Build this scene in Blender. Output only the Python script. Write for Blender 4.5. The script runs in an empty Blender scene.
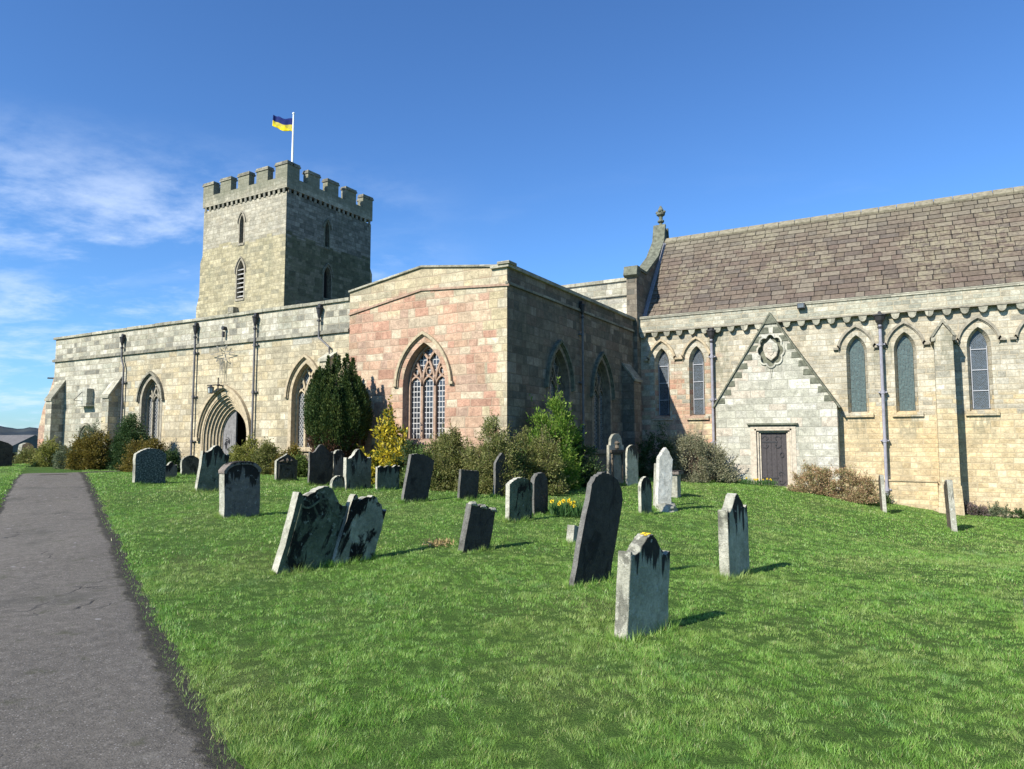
import bpy, math, random
import numpy as np
from mathutils import Vector, Matrix
from mathutils.geometry import tessellate_polygon
random.seed(7)
R = math.radians
SC = bpy.context.scene
COL = SC.collection

# ------------------------------------------------------------------ camera, sun, sky
EYE = 1.65
PITCH = math.atan(56.5 / 700)
FPX = 700.0
cam_d = bpy.data.cameras.new('camera')
cam = bpy.data.objects.new('camera', cam_d); COL.objects.link(cam)
cam.location = (0, 0, EYE)
cam.rotation_euler = (math.pi / 2 + PITCH, 0, R(30))
cam_d.sensor_width = 36; cam_d.lens = 36 * FPX / 1024
cam_d.clip_end = 6000; cam_d.clip_start = 0.05
SC.camera = cam

SUN_EL, SUN_OFF = 36.0, 17.0
to_sun = Vector((-math.sin(R(SUN_OFF)) * math.cos(R(SUN_EL)), -math.cos(R(SUN_OFF)) * math.cos(R(SUN_EL)), math.sin(R(SUN_EL))))
sd = bpy.data.lights.new('sun', 'SUN'); sd.energy = 5.0; sd.angle = R(0.53); sd.color = (1.0, 0.945, 0.86)
so = bpy.data.objects.new('sun', sd); COL.objects.link(so)
so.rotation_euler = (-to_sun).to_track_quat('-Z', 'Y').to_euler(); so.location = (-10, -20, 30)

SC.view_settings.view_transform = 'Standard'
SC.view_settings.look = 'None'
SC.view_settings.exposure = 0.74
SC.view_settings.gamma = 1.0
SC.view_settings.use_curve_mapping = False


class NT:
    """terse node-tree writer"""
    def __init__(s, tree):
        s.t = tree; s.n = tree.nodes; s.l = tree.links
    def put(s, node, key, v):
        sock = node.inputs[key]
        if hasattr(v, 'is_output') or isinstance(v, bpy.types.NodeSocket): s.l.new(v, sock)
        else: sock.default_value = v
    def node(s, typ, ins=None, **kw):
        n = s.n.new(typ)
        for k, v in kw.items(): setattr(n, k, v)
        for k, v in (ins or {}).items(): s.put(n, k, v)
        return n
    def m(s, op, a, b=None, c=None, clamp=False):
        n = s.n.new('ShaderNodeMath'); n.operation = op; n.use_clamp = clamp
        s.put(n, 0, a)
        if b is not None: s.put(n, 1, b)
        if c is not None: s.put(n, 2, c)
        return n.outputs[0]
    def xyz(s, v):
        n = s.node('ShaderNodeSeparateXYZ', {0: v}); return n.outputs
    def vec(s, x, y, z=0.0):
        return s.node('ShaderNodeCombineXYZ', {0: x, 1: y, 2: z}).outputs[0]
    def noise(s, v, scale, detail=3, rough=0.55, out=0, dist=0.0):
        return s.node('ShaderNodeTexNoise', {'Vector': v, 'Scale': scale, 'Detail': detail, 'Roughness': rough, 'Distortion': dist}).outputs[out]
    def ramp(s, f, stops, interp='LINEAR'):
        n = s.node('ShaderNodeValToRGB', {0: f}); cr = n.color_ramp; cr.interpolation = interp
        while len(cr.elements) > 1: cr.elements.remove(cr.elements[-1])
        for i, (p, c) in enumerate(stops):
            e = cr.elements[0] if i == 0 else cr.elements.new(p)
            e.position = p
            e.color = (*c, 1) if isinstance(c, tuple) else (c, c, c, 1)
        return n.outputs[0]
    def mix(s, f, a, b, mode='MIX'):
        n = s.n.new('ShaderNodeMix'); n.data_type = 'RGBA'; n.blend_type = mode
        for i, v in ((0, f), (6, a), (7, b)):
            if isinstance(v, tuple) and len(v) == 3: v = (*v, 1)
            s.put(n, i, v)
        return n.outputs[2]
    def rng(s, v, a, b, c=0.0, d=1.0, smooth=True):
        n = s.node('ShaderNodeMapRange', {0: v, 1: a, 2: b, 3: c, 4: d}); n.clamp = True
        if smooth: n.interpolation_type = 'SMOOTHSTEP'
        return n.outputs[0]
    def scale(s, v, x, y, z):
        n = s.n.new('ShaderNodeVectorMath'); n.operation = 'MULTIPLY'; s.put(n, 0, v); s.put(n, 1, (x, y, z)); return n.outputs[0]
    def add(s, v, w):
        n = s.n.new('ShaderNodeVectorMath'); n.operation = 'ADD'; s.put(n, 0, v); s.put(n, 1, w); return n.outputs[0]


# world
W = bpy.data.worlds.new('World'); SC.world = W; W.use_nodes = True
wt = NT(W.node_tree); wt.n.clear()
sky = wt.node('ShaderNodeTexSky', sky_type='NISHITA', sun_disc=False, sun_elevation=R(SUN_EL), sun_rotation=R(180 + SUN_OFF))
sky.altitude = 0; sky.air_density = 1.0; sky.dust_density = 0.35; sky.ozone_density = 3.0
g = wt.node('ShaderNodeTexCoord').outputs['Generated']
x, y, z = wt.xyz(g)
inv = wt.m('DIVIDE', 1.0, wt.m('ADD', wt.m('MAXIMUM', z, 0.0), 0.16))
cp = wt.vec(wt.m('MULTIPLY', x, inv), wt.m('MULTIPLY', y, inv), 0.0)
# rotate cloud plane so the streaks run across the view, then stretch
a = R(22)
xs, ys, _ = wt.xyz(cp)
ca = wt.m('ADD', wt.m('MULTIPLY', xs, math.cos(a)), wt.m('MULTIPLY', ys, math.sin(a)))
cb = wt.m('SUBTRACT', wt.m('MULTIPLY', ys, math.cos(a)), wt.m('MULTIPLY', xs, math.sin(a)))
cv = wt.vec(wt.m('MULTIPLY', ca, 1.25), wt.m('MULTIPLY', cb, 1.5), 5.2)
n1 = wt.m('ADD', wt.m('MULTIPLY', wt.noise(cv, 1.15, 9, 0.62, dist=0.3), .7), wt.m('MULTIPLY', wt.noise(cv, 4.2, 7, 0.66), .3))
n2 = wt.noise(cv, 0.45, 3, 0.5)
cl = wt.m('MULTIPLY', wt.rng(n1, 0.43, 0.66), wt.rng(n2, 0.30, 0.50))
side = wt.m('ADD', wt.m('ADD', wt.m('MULTIPLY', x, -0.93), wt.m('MULTIPLY', y, 0.22)), 0.0)
cl = wt.m('MULTIPLY', cl, wt.rng(side, 0.62, 0.86))
cl = wt.m('MULTIPLY', cl, wt.rng(z, 0.40, 0.27))
thin = wt.m('MULTIPLY', wt.rng(wt.noise(wt.vec(ca, wt.m('MULTIPLY', cb, 2.0), 1.3), 1.2, 6, 0.6), 0.52, 0.8), wt.rng(z, 0.42, 0.16))
cl = wt.m('MULTIPLY', wt.m('MAXIMUM', wt.m('MULTIPLY', cl, 0.78), wt.m('MULTIPLY', thin, 0.28)), 0.80)
skyc = wt.mix(1.0, sky.outputs[0], (0.74, 1.16, 1.64), 'MULTIPLY')
lowf = wt.rng(z, .62, .12, 1.12, 1.18); skyc = wt.mix(1.0, skyc, wt.vec(lowf, lowf, lowf), 'MULTIPLY')
colr = wt.mix(cl, skyc, (8.6, 10.0, 12.4))
bg = wt.node('ShaderNodeBackground', {'Color': colr, 'Strength': 0.062})
wo = wt.node('ShaderNodeOutputWorld', {'Surface': bg.outputs[0]})


# ------------------------------------------------------------------ survey helpers (photo pixel -> place on the ground / on a wall)
def ray(px, py):
    u = px - 512; v = 384.5 - py
    z = v * math.cos(PITCH) + FPX * math.sin(PITCH); f = FPX * math.cos(PITCH) - v * math.sin(PITCH)
    return (.8660254 * u - .5 * f, .5 * u + .8660254 * f, z)
def onY(px, py, y):
    r = ray(px, py); k = y / r[1]; return (r[0] * k, EYE + r[2] * k)
def onX(px, py, x):
    r = ray(px, py); k = x / r[0]; return (r[1] * k, EYE + r[2] * k)
def project(x, y, z):
    r = .8660254 * x + .5 * y; f = -.5 * x + .8660254 * y; z = z - EYE
    d = f * math.cos(PITCH) + z * math.sin(PITCH); v = z * math.cos(PITCH) - f * math.sin(PITCH)
    return 512 + FPX * r / d, 384.5 - FPX * v / d

PR0, PRD = (-3.16, 2.56), (-0.8918, 0.4524)      # right edge of the path: point, direction
PW = 1.66
BS = [-400, -70, -45, -36, -30, -25, -20, -15, -9, -6.5, -4, -0.9, 2, 6, 20, 400]
BZ = [-3, -2.2, 0.2, .66, .70, .68, .62, .50, .40, .26, .08, -.40, -.68, -.8, -.9, -.9]
def sm(a, b, x):
    t = np.clip((x - a) / (b - a), 0, 1); return t * t * (3 - 2 * t)
def path_side(x, y):    # >0 to the right (lawn) of the path's right edge, -PW at its left edge
    return (x - PR0[0]) * PRD[1] * 1.0 + (y - PR0[1]) * (-PRD[0])
def gz(x, y, raw=False):
    x = np.asarray(x, float); y = np.asarray(y, float)
    b = np.zeros_like(x)
    for d in (-1.6, -.8, 0, .8, 1.6): b = b + np.interp(x + d, BS, BZ) / 5
    f = -.5 * x + .866 * y
    z = b * sm(4, 18.5, f)
    z = z + 0.03 * np.sin(x * .9 + 1.3) * np.sin(y * .7) * sm(3, 9, f) + 0.012 * np.sin(x * 2.3 + y * 1.1)
    s = path_side(x, y)
    inside = sm(-PW - .15, -PW + .05, s) * (1 - sm(-.05, .15, s))
    if not raw: z = z - .03 * inside
    return z
def G(x, y): return float(gz(x, y))
def ground(px, py):
    z = 0.5 if py < 480 else 0.1
    for _ in range(60):
        r = ray(px, py); k = (z - EYE) / r[2]; x, y = r[0] * k, r[1] * k
        z = .5 * z + .5 * G(x, y)
    return x, y, z


# ------------------------------------------------------------------ object helpers
def tag(o, label=None, cat=None, group=None, kind=None):
    if label: o['label'] = label
    if cat: o['category'] = cat
    if group: o['group'] = group
    if kind: o['kind'] = kind
    return o
def empty(name, loc, label, cat, group=None):
    o = bpy.data.objects.new(name, None); o.location = loc; COL.objects.link(o); o.empty_display_size = .3
    return tag(o, label, cat, group)
def link(name, me, mats, parent=None, smooth=False):
    o = bpy.data.objects.new(name, me); COL.objects.link(o)
    for m in (mats if isinstance(mats, (list, tuple)) else [mats]): me.materials.append(m)
    if parent is not None:
        o.parent = parent
        if parent.type == 'EMPTY': o.location = -Vector(parent.location)   # mesh data is in world coordinates
    if smooth: me.polygons.foreach_set('use_smooth', [True] * len(me.polygons))
    return o

class MB:
    """collects boxes, prisms, ribbons, tubes; build() links them as one mesh object"""
    def __init__(s): s.v = []; s.f = []; s.mi = []; s.cur = 0
    def add(s, vs, fs):
        b = len(s.v); s.v += [tuple(v) for v in vs]; s.f += [tuple(b + i for i in f) for f in fs]; s.mi += [s.cur] * len(fs); return s
    def box(s, x0, x1, y0, y1, z0, z1):
        return s.add([(x0,y0,z0),(x1,y0,z0),(x1,y1,z0),(x0,y1,z0),(x0,y0,z1),(x1,y0,z1),(x1,y1,z1),(x0,y1,z1)],
                     [(0,3,2,1),(4,5,6,7),(0,1,5,4),(1,2,6,5),(2,3,7,6),(3,0,4,7)])
    def mbox(s, M, u0, u1, z0, z1, d0, d1):
        c = [(u0,z0,d0),(u1,z0,d0),(u1,z1,d0),(u0,z1,d0),(u0,z0,d1),(u1,z0,d1),(u1,z1,d1),(u0,z1,d1)]
        return s.add([M(*p) for p in c], [(0,1,2,3),(7,6,5,4),(4,5,1,0),(5,6,2,1),(6,7,3,2),(7,4,0,3)])
    def face(s, M, outer, holes=(), d=0.0):
        polys = [outer] + list(holes)
        tris = tessellate_polygon([[Vector((p[0], p[1], 0)) for p in q] for q in polys])
        flat = [p for q in polys for p in q]
        return s.add([M(p[0], p[1], d) for p in flat], tris)
    def side(s, M, poly, d0, d1, poly2=None, closed=True):
        n = len(poly); p2 = poly2 or poly
        vs = [M(p[0], p[1], d0) for p in poly] + [M(p[0], p[1], d1) for p in p2]
        return s.add(vs, [(i, (i+1) % n, n + (i+1) % n, n + i) for i in range(n if closed else n-1)])
    def prism(s, M, poly, d0, d1, holes=(), back=True):
        s.face(M, poly, holes, d0)
        if back: s.face(M, poly, holes, d1)
        s.side(M, poly, d0, d1)
        for h in holes: s.side(M, h, d0, d1)
        return s
    def ribbon(s, M, path, w0, w1, d0, d1, closed=False):
        """bar that follows path, from offset w0 to w1 to its left, depth d0..d1"""
        n = len(path); A = []; B = []
        for i, p in enumerate(path):
            a = path[(i-1) % n] if (i > 0 or closed) else p
            b = path[(i+1) % n] if (i < n-1 or closed) else p
            t1 = Vector((p[0]-a[0], p[1]-a[1])); t2 = Vector((b[0]-p[0], b[1]-p[1]))
            if t1.length < 1e-6: t1 = t2
            if t2.length < 1e-6: t2 = t1
            t1.normalize(); t2.normalize(); t = (t1 + t2)
            if t.length < 1e-4: t = t1
            t.normalize(); k = 1 / max(.45, t.dot(t1)); nn = (-t.y * k, t.x * k)
            A.append((p[0] + nn[0]*w0, p[1] + nn[1]*w0)); B.append((p[0] + nn[0]*w1, p[1] + nn[1]*w1))
        vs = [M(*q, d0) for q in A] + [M(*q, d0) for q in B] + [M(*q, d1) for q in A] + [M(*q, d1) for q in B]
        fs = []
        for i in range(n if closed else n-1):
            j = (i+1) % n
            fs += [(i, j, n+j, n+i), (2*n+i, 3*n+i, 3*n+j, 2*n+j), (n+i, n+j, 3*n+j, 3*n+i), (i, 2*n+i, 2*n+j, j)]
        if not closed: fs += [(0, n, 3*n, 2*n), (n-1, 3*n-1, 4*n-1, 2*n-1)]
        return s.add(vs, fs)
    def tube(s, pts, r, n=8, cap=True):
        pts = [Vector(p) for p in pts]; rs = r if isinstance(r, (list, tuple)) else [r]*len(pts)
        vs = []; m = len(pts)
        for i, p in enumerate(pts):
            d = ((pts[min(i+1, m-1)] - p).normalized() + (p - pts[max(i-1, 0)]).normalized())
            if d.length < 1e-5: d = Vector((0,0,1))
            d.normalize(); a = d.orthogonal() if abs(d.z) < .9 else Vector((1,0,0)); a = (a - d * a.dot(d)).normalized(); b = d.cross(a)
            for k in range(n):
                q = 2*math.pi*k/n; vs.append(p + (a*math.cos(q) + b*math.sin(q))*rs[i])
        fs = [(i*n+k, i*n+(k+1) % n, (i+1)*n+(k+1) % n, (i+1)*n+k) for i in range(m-1) for k in range(n)]
        if cap: fs += [tuple(range(n))[::-1], tuple((m-1)*n+k for k in range(n))]
        return s.add(vs, fs)
    def lathe(s, c, prof, n=14):
        return s.tube([(c[0], c[1], c[2]+z) for z, r in prof], [r for z, r in prof], n)
    def build(s, name, mats, parent=None, smooth=False, bevel=0):
        me = bpy.data.meshes.new(name); me.from_pydata(s.v, [], s.f)
        me.polygons.foreach_set('material_index', s.mi); me.update()
        import bmesh
        bm = bmesh.new(); bm.from_mesh(me); bmesh.ops.remove_doubles(bm, verts=bm.verts, dist=1e-5)
        bmesh.ops.recalc_face_normals(bm, faces=bm.faces); bm.to_mesh(me); bm.free()
        o = link(name, me, mats, parent, smooth)
        if bevel:
            b = o.modifiers.new('bevel', 'BEVEL'); b.width = bevel; b.segments = 2; b.limit_method = 'ANGLE'
        return o

def SW(y0): return lambda u, z, d: (u, y0 + d, z)      # wall facing south (-Y); d = depth into the wall
def EW(x0): return lambda u, z, d: (x0 - d, u, z)      # wall facing east (+X)
def WW(x0): return lambda u, z, d: (x0 + d, u, z)
def arch(cx, zb, zs, a, rise, n=9, bottom=True):
    Rr = (a*a + rise*rise) / (2*a); th = math.asin(min(1, rise / Rr))
    L = [(cx - a + Rr - Rr*math.cos(th*i/n), zs + Rr*math.sin(th*i/n)) for i in range(n+1)]
    Rt = [(2*cx - p[0], p[1]) for p in L[::-1]][1:]
    pts = L + Rt
    if bottom: pts = [(cx-a, zb)] + pts + [(cx+a, zb)]
    return pts

# ------------------------------------------------------------------ materials
def new_mat(name):
    m = bpy.data.materials.new(name); m.use_nodes = True; t = NT(m.node_tree); t.n.clear(); return m, t
def finish(t, col, rough=.85, bump=None, bstr=.5, bdist=.02, metal=0, spec=.3, extra=None):
    p = t.node('ShaderNodeBsdfPrincipled', {'Base Color': (*col, 1) if isinstance(col, tuple) else col, 'Roughness': rough, 'Metallic': metal, 'Specular IOR Level': spec})
    if bump is not None:
        b = t.node('ShaderNodeBump', {'Strength': bstr, 'Distance': bdist, 'Height': bump}); t.l.new(b.outputs[0], p.inputs['Normal'])
    for k, v in (extra or {}).items(): t.put(p, k, v)
    t.node('ShaderNodeOutputMaterial', {'Surface': p.outputs[0]})
    return p
def plain(name, c, rough=.7, metal=0, nz=.25, sc=12, spec=.3):
    m, t = new_mat(name); o = t.node('ShaderNodeTexCoord').outputs['Object']
    n = t.noise(o, sc, 5, .6); f = t.rng(n, .3, .7, 1-nz, 1+nz, False)
    col = t.mix(1.0, c, t.vec(f, f, f), 'MULTIPLY')
    finish(t, col, rough, n, .3, .004, metal, spec); return m

def ashlar(name, pal, rh=.24, mort=(.33, .28, .2), zones=(), irr=.012, stain=.35, stainc=(.10, .10, .075), bw=(1.25, 1.5), top_dirt=None, streaks=(), soft=.25, mk=.6):
    avg = tuple(sum(q[i] for q in pal) / len(pal) for i in range(3)) if not zones else None
    """coursed rubble/ashlar: every block has its own colour from the palette; row heights and block lengths vary"""
    m, t = new_mat(name)
    o = t.node('ShaderNodeTexCoord').outputs['Object']
    gn = t.node('ShaderNodeNewGeometry').outputs['True Normal']
    px, py, pz = t.xyz(o); nx, ny, nz_ = t.xyz(gn)
    gt = t.m('GREATER_THAN', t.m('ABSOLUTE', nx), t.m('ABSOLUTE', ny))
    h = t.m('ADD', t.m('ADD', t.m('MULTIPLY', px, t.m('SUBTRACT', 1.0, gt)), t.m('MULTIPLY', py, gt)), t.m('MULTIPLY', gt, 13.7))
    w1 = t.noise(o, 2.2, 2); w2 = t.noise(t.add(o, (7, 3, 9)), 2.6, 2)
    h = t.m('ADD', h, t.m('MULTIPLY', t.m('SUBTRACT', w1, .5), irr*4))
    zz = t.m('ADD', pz, t.m('MULTIPLY', t.m('SUBTRACT', w2, .5), irr*3))
    zz = t.m('ADD', zz, t.m('MULTIPLY', t.m('SINE', t.m('MULTIPLY', pz, 4.3)), .055))
    zr = t.m('DIVIDE', t.m('ADD', zz, 20.0), rh)
    row = t.m('FLOOR', zr); fz = t.m('FRACT', zr)
    rr = t.node('ShaderNodeTexWhiteNoise', {'W': row}, noise_dimensions='1D').outputs[0]
    wid = t.m('MULTIPLY', t.m('ADD', t.m('MULTIPLY', rr, bw[1]), bw[0]), rh)
    hr = t.m('ADD', t.m('DIVIDE', h, wid), t.m('MULTIPLY', rr, 37.0))
    # shift some joints so blocks in one row differ in length
    hr = t.m('ADD', hr, t.m('MULTIPLY', t.m('SINE', t.m('ADD', t.m('MULTIPLY', hr, 2.1), t.m('MULTIPLY', rr, 20))), .22))
    colm = t.m('FLOOR', hr); fx = t.m('FRACT', hr)
    wn = t.node('ShaderNodeTexWhiteNoise', {'Vector': t.vec(row, colm, 0)}, noise_dimensions='2D')
    i1 = wn.outputs[0]; c3 = t.xyz(wn.outputs[1])
    dx = t.m('MULTIPLY', t.m('MINIMUM', fx, t.m('SUBTRACT', 1.0, fx)), wid)
    dz = t.m('MULTIPLY', t.m('MINIMUM', fz, t.m('SUBTRACT', 1.0, fz)), rh)
    d = t.m('MINIMUM', dx, dz)
    fine = t.noise(o, 22, 5, .65)
    d = t.m('SUBTRACT', d, t.m('MULTIPLY', t.m('SUBTRACT', fine, .38), .035))
    face = t.rng(d, .001, .016)
    def rp(p): return t.ramp(i1, [(k/len(p), c) for k, c in enumerate(p)], 'CONSTANT')
    c = rp(pal)
    for p2, fn in zones: c = t.mix(fn(t, px, py, pz, c3), c, rp(p2))
    c = t.mix(soft, c, avg) if avg else c
    v = t.m('ADD', t.m('MULTIPLY', c3[1], .26), .86)
    c = t.mix(1.0, c, t.vec(v, v, v), 'MULTIPLY')
    mid = t.noise(o, 5.5, 5, .62)
    vf = t.rng(mid, .28, .72, .66, 1.30, False); c = t.mix(1.0, c, t.vec(vf, vf, vf), 'MULTIPLY')
    vf = t.rng(t.noise(t.scale(o, 1, 1, 2.2), 1.7, 6, .7), .3, .7, .80, 1.18, False); c = t.mix(1.0, c, t.vec(vf, vf, t.m('MULTIPLY', vf, .98)), 'MULTIPLY')
    vf = t.rng(fine, .28, .72, .80, 1.18, False); c = t.mix(1.0, c, t.vec(vf, vf, vf), 'MULTIPLY')
    c = t.mix(t.m('MULTIPLY', t.m('SUBTRACT', 1.0, face), mk), c, t.mix(t.rng(mid, .35, .6), mort, tuple(q*.62 for q in mort)))
    big = t.noise(t.scale(o, 1, 1, .45), .8, 6, .65)
    c = t.mix(t.m('MULTIPLY', t.rng(big, .5, .72), stain), c, stainc)
    for (sx_, sw_, s0_, s1_) in streaks:
        q_ = t.m('MULTIPLY', t.rng(t.m('ABSOLUTE', t.m('SUBTRACT', px, sx_)), sw_ + .12, sw_ - .05), t.m('MULTIPLY', t.rng(pz, s0_, s0_ + .9), t.m('LESS_THAN', pz, s1_)))
        q_ = t.m('MULTIPLY', q_, t.rng(t.noise(t.scale(o, 1, 1, .25), 7, 5, .7), .40, .60))
        c = t.mix(t.m('MULTIPLY', q_, .6), c, (.15, .15, .105))
    if top_dirt:
        z0, z1, amt = top_dirt
        zn = t.m('ADD', pz, t.m('MULTIPLY', t.m('SUBTRACT', t.noise(t.scale(o, 3, 3, .7), 1.5, 5), .5), 1.6))
        c = t.mix(t.m('MULTIPLY', t.rng(zn, z0, z1), amt), c, stainc)
    hgt = t.m('ADD', t.m('ADD', t.m('MULTIPLY', face, .6), t.m('MULTIPLY', c3[2], .35)), t.m('MULTIPLY', t.m('ADD', fine, mid), .35))
    finish(t, c, .93, hgt, .55, .022, spec=.15)
    return m

BUFF = [(.40,.335,.22), (.44,.385,.27), (.34,.285,.18), (.48,.42,.29), (.28,.25,.18), (.42,.35,.23), (.50,.45,.34), (.36,.32,.225), (.45,.37,.225)]
GREY = [(.34,.325,.25), (.39,.37,.30), (.28,.275,.22), (.42,.40,.32), (.16,.155,.13), (.37,.345,.27), (.44,.42,.35), (.31,.295,.22)]
PINK = [(.40,.24,.165), (.44,.29,.20), (.36,.20,.14), (.46,.36,.25), (.42,.265,.19), (.31,.215,.16), (.47,.40,.29), (.41,.28,.20), (.35,.23,.155), (.45,.33,.24)]
YEL  = [(.49,.385,.225), (.52,.425,.27), (.45,.345,.195), (.54,.45,.30), (.41,.33,.205), (.50,.40,.24)]
PALE = [(.42,.39,.31), (.35,.325,.25), (.47,.44,.36), (.39,.345,.255), (.28,.265,.215), (.45,.405,.31)]
TLOW = [(.33,.29,.18), (.39,.34,.215), (.27,.24,.155), (.36,.32,.21), (.22,.205,.145), (.43,.38,.25)]
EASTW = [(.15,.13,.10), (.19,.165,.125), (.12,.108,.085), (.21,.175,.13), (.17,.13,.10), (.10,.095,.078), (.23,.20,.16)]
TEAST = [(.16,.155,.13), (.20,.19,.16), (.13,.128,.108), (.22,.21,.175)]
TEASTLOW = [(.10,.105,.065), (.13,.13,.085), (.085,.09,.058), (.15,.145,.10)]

def zone_west(t, px, py, pz, c3):       # greyer stone at the west end
    return t.rng(t.m('ADD', px, t.m('MULTIPLY', c3[0], 2.6)), -25.2, -26.0)
def zone_top(t, px, py, pz, c3):
    return t.rng(t.m('ADD', pz, t.m('MULTIPLY', c3[0], .5)), 5.0, 5.3)
def zone_chpink(t, px, py, pz, c3):
    a = t.rng(t.m('ADD', px, t.m('MULTIPLY', c3[0], 1.2)), -5.9, -6.4)
    b = t.rng(t.m('ADD', pz, t.m('MULTIPLY', c3[2], 1.0)), 5.2, 4.6)
    return t.m('MULTIPLY', t.m('MULTIPLY', a, b), t.m('GREATER_THAN', c3[1], .30))
def zone_chtop(t, px, py, pz, c3):
    return t.rng(t.m('ADD', pz, t.m('MULTIPLY', c3[0], 1.1)), 3.1, 3.5)
def zone_parapet(t, px, py, pz, c3):
    return t.rng(pz, 5.86, 5.90)
def zone_tower(t, px, py, pz, c3):
    return t.rng(t.m('ADD', pz, t.m('MULTIPLY', c3[0], .35)), 13.2, 13.3)

def soften(p, k=.35):
    a = [sum(q[i] for q in p) / len(p) for i in range(3)]
    return [tuple(q[i] * (1-k) + a[i] * k for i in range(3)) for q in p]
BUFF, GREY, PINK, YEL, PALE, TLOW = soften(BUFF, .4), soften(GREY, .25), soften(PINK, .22), soften(YEL, .5), soften(PALE, .35), soften(TLOW, .35)
M_nave = ashlar('nave_stone', BUFF, .23, zones=[(GREY, zone_west), (GREY, zone_top)], stain=.30, mort=(.36,.31,.22))
M_trans = ashlar('transept_stone', PINK, .245, mort=(.42,.33,.23), zones=[(BUFF, lambda t, px, py, pz, c3: t.rng(t.m('ADD', pz, t.m('MULTIPLY', c3[0], .8)), 6.0, 6.3)), (BUFF, lambda t, px, py, pz, c3: t.rng(t.m('ADD', px, t.m('MULTIPLY', c3[0], .6)), -9.75, -9.65))], stain=.25, irr=.02)
M_chan = ashlar('chancel_stone', YEL, .17, mort=(.50,.42,.28), zones=[(PALE, zone_chtop), (PINK, zone_chpink), ([(.33,.32,.25),(.38,.365,.29),(.28,.275,.22),(.36,.33,.25)], zone_parapet)], stain=.34, bw=(1.5, 2.0), stainc=(.20,.18,.12), streaks=[(c_, .28, 1.3, 2.5) for c_ in (-8.5, -7.14, -1.68, -.24, 1.8, 3.32)] + [(-6.3, .35, 3.4, 5.8), (-.9, .3, 3.6, 5.8), (.83, .3, 3.5, 5.2)])
M_tower = ashlar('tower_stone', TLOW, .22, mort=(.30,.27,.19), zones=[([tuple(q*.86 for q in c) for c in soften(PALE)], zone_tower)], stain=.34, stainc=(.11,.12,.08), top_dirt=(15.4, 16.3, .62))
M_pale = ashlar('gable_stone', [(.42,.41,.34), (.46,.45,.38), (.38,.365,.30), (.48,.47,.41), (.44,.385,.31), (.36,.355,.29)], .27, mort=(.37,.355,.29), stain=.55, stainc=(.19,.20,.145))
M_east = ashlar('shade_darkened_stone', EASTW, .245, mort=(.15,.125,.095), stain=.45, irr=.02, stainc=(.075,.08,.055))  # east-facing walls: the shade on them is put into this darker palette
M_towereast = ashlar('tower_algae_and_shade_stone', TEASTLOW, .22, mort=(.12,.12,.085), zones=[(TEAST, zone_tower)], stain=.4, stainc=(.055,.065,.04), top_dirt=(15.4, 16.3, .5))  # tower's east face: algae green, with its shade painted into the palette
M_dark = ashlar('weathered_stone', [(.20,.19,.15), (.26,.24,.18), (.16,.155,.13), (.30,.28,.22)], .24, mort=(.14,.13,.10), stain=.4, stainc=(.07,.07,.055))
M_cope = ashlar('coping_stone', [(.34,.32,.25), (.28,.27,.21), (.38,.36,.28), (.24,.23,.18)], .5, mort=(.16,.15,.12), stain=.5, stainc=(.12,.12,.09))
M_dress = plain('dressed_stone', (.38, .315, .21), .9, nz=.3, sc=9, spec=.1)
M_dresspink = plain('dressed_red_stone', (.31, .215, .155), .9, nz=.3, sc=9, spec=.1)
M_dressgrey = plain('dressed_grey_stone', (.26, .235, .18), .9, nz=.35, sc=8, spec=.1)
M_mossshade = plain('algae_and_shade_dark_stone', (.13, .135, .10), .95, nz=.45, sc=7, spec=.1)  # algae on copings and kneelers; on east windows and recess, painted shade
M_eastdress = plain('brown_shade_darkened_dressings', (.19, .16, .12), .9, nz=.4, sc=7, spec=.1)  # dressings of the east windows, coloured darker to carry the wall's shade
M_lead = plain('painted_iron_pipe', (.12, .118, .12), .55, nz=.25, sc=6)
M_bar = plain('pale_glazing_bar', (.34, .35, .37), .6, nz=.1)
M_pipelight = plain('lilac_grey_pipe', (.27, .265, .30), .55, nz=.2, sc=6)
M_leaddark = plain('dark_iron', (.035, .034, .036), .5, nz=.3, sc=9)
M_white = plain('white_paint', (.78, .78, .76), .5, nz=.05)
M_leadroof = plain('lead_sheet', (.22, .23, .25), .5, nz=.2, sc=3)
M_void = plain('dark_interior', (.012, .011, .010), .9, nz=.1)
M_wood = plain('weathered_oak', (.10, .075, .055), .8, nz=.4, sc=6)

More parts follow.
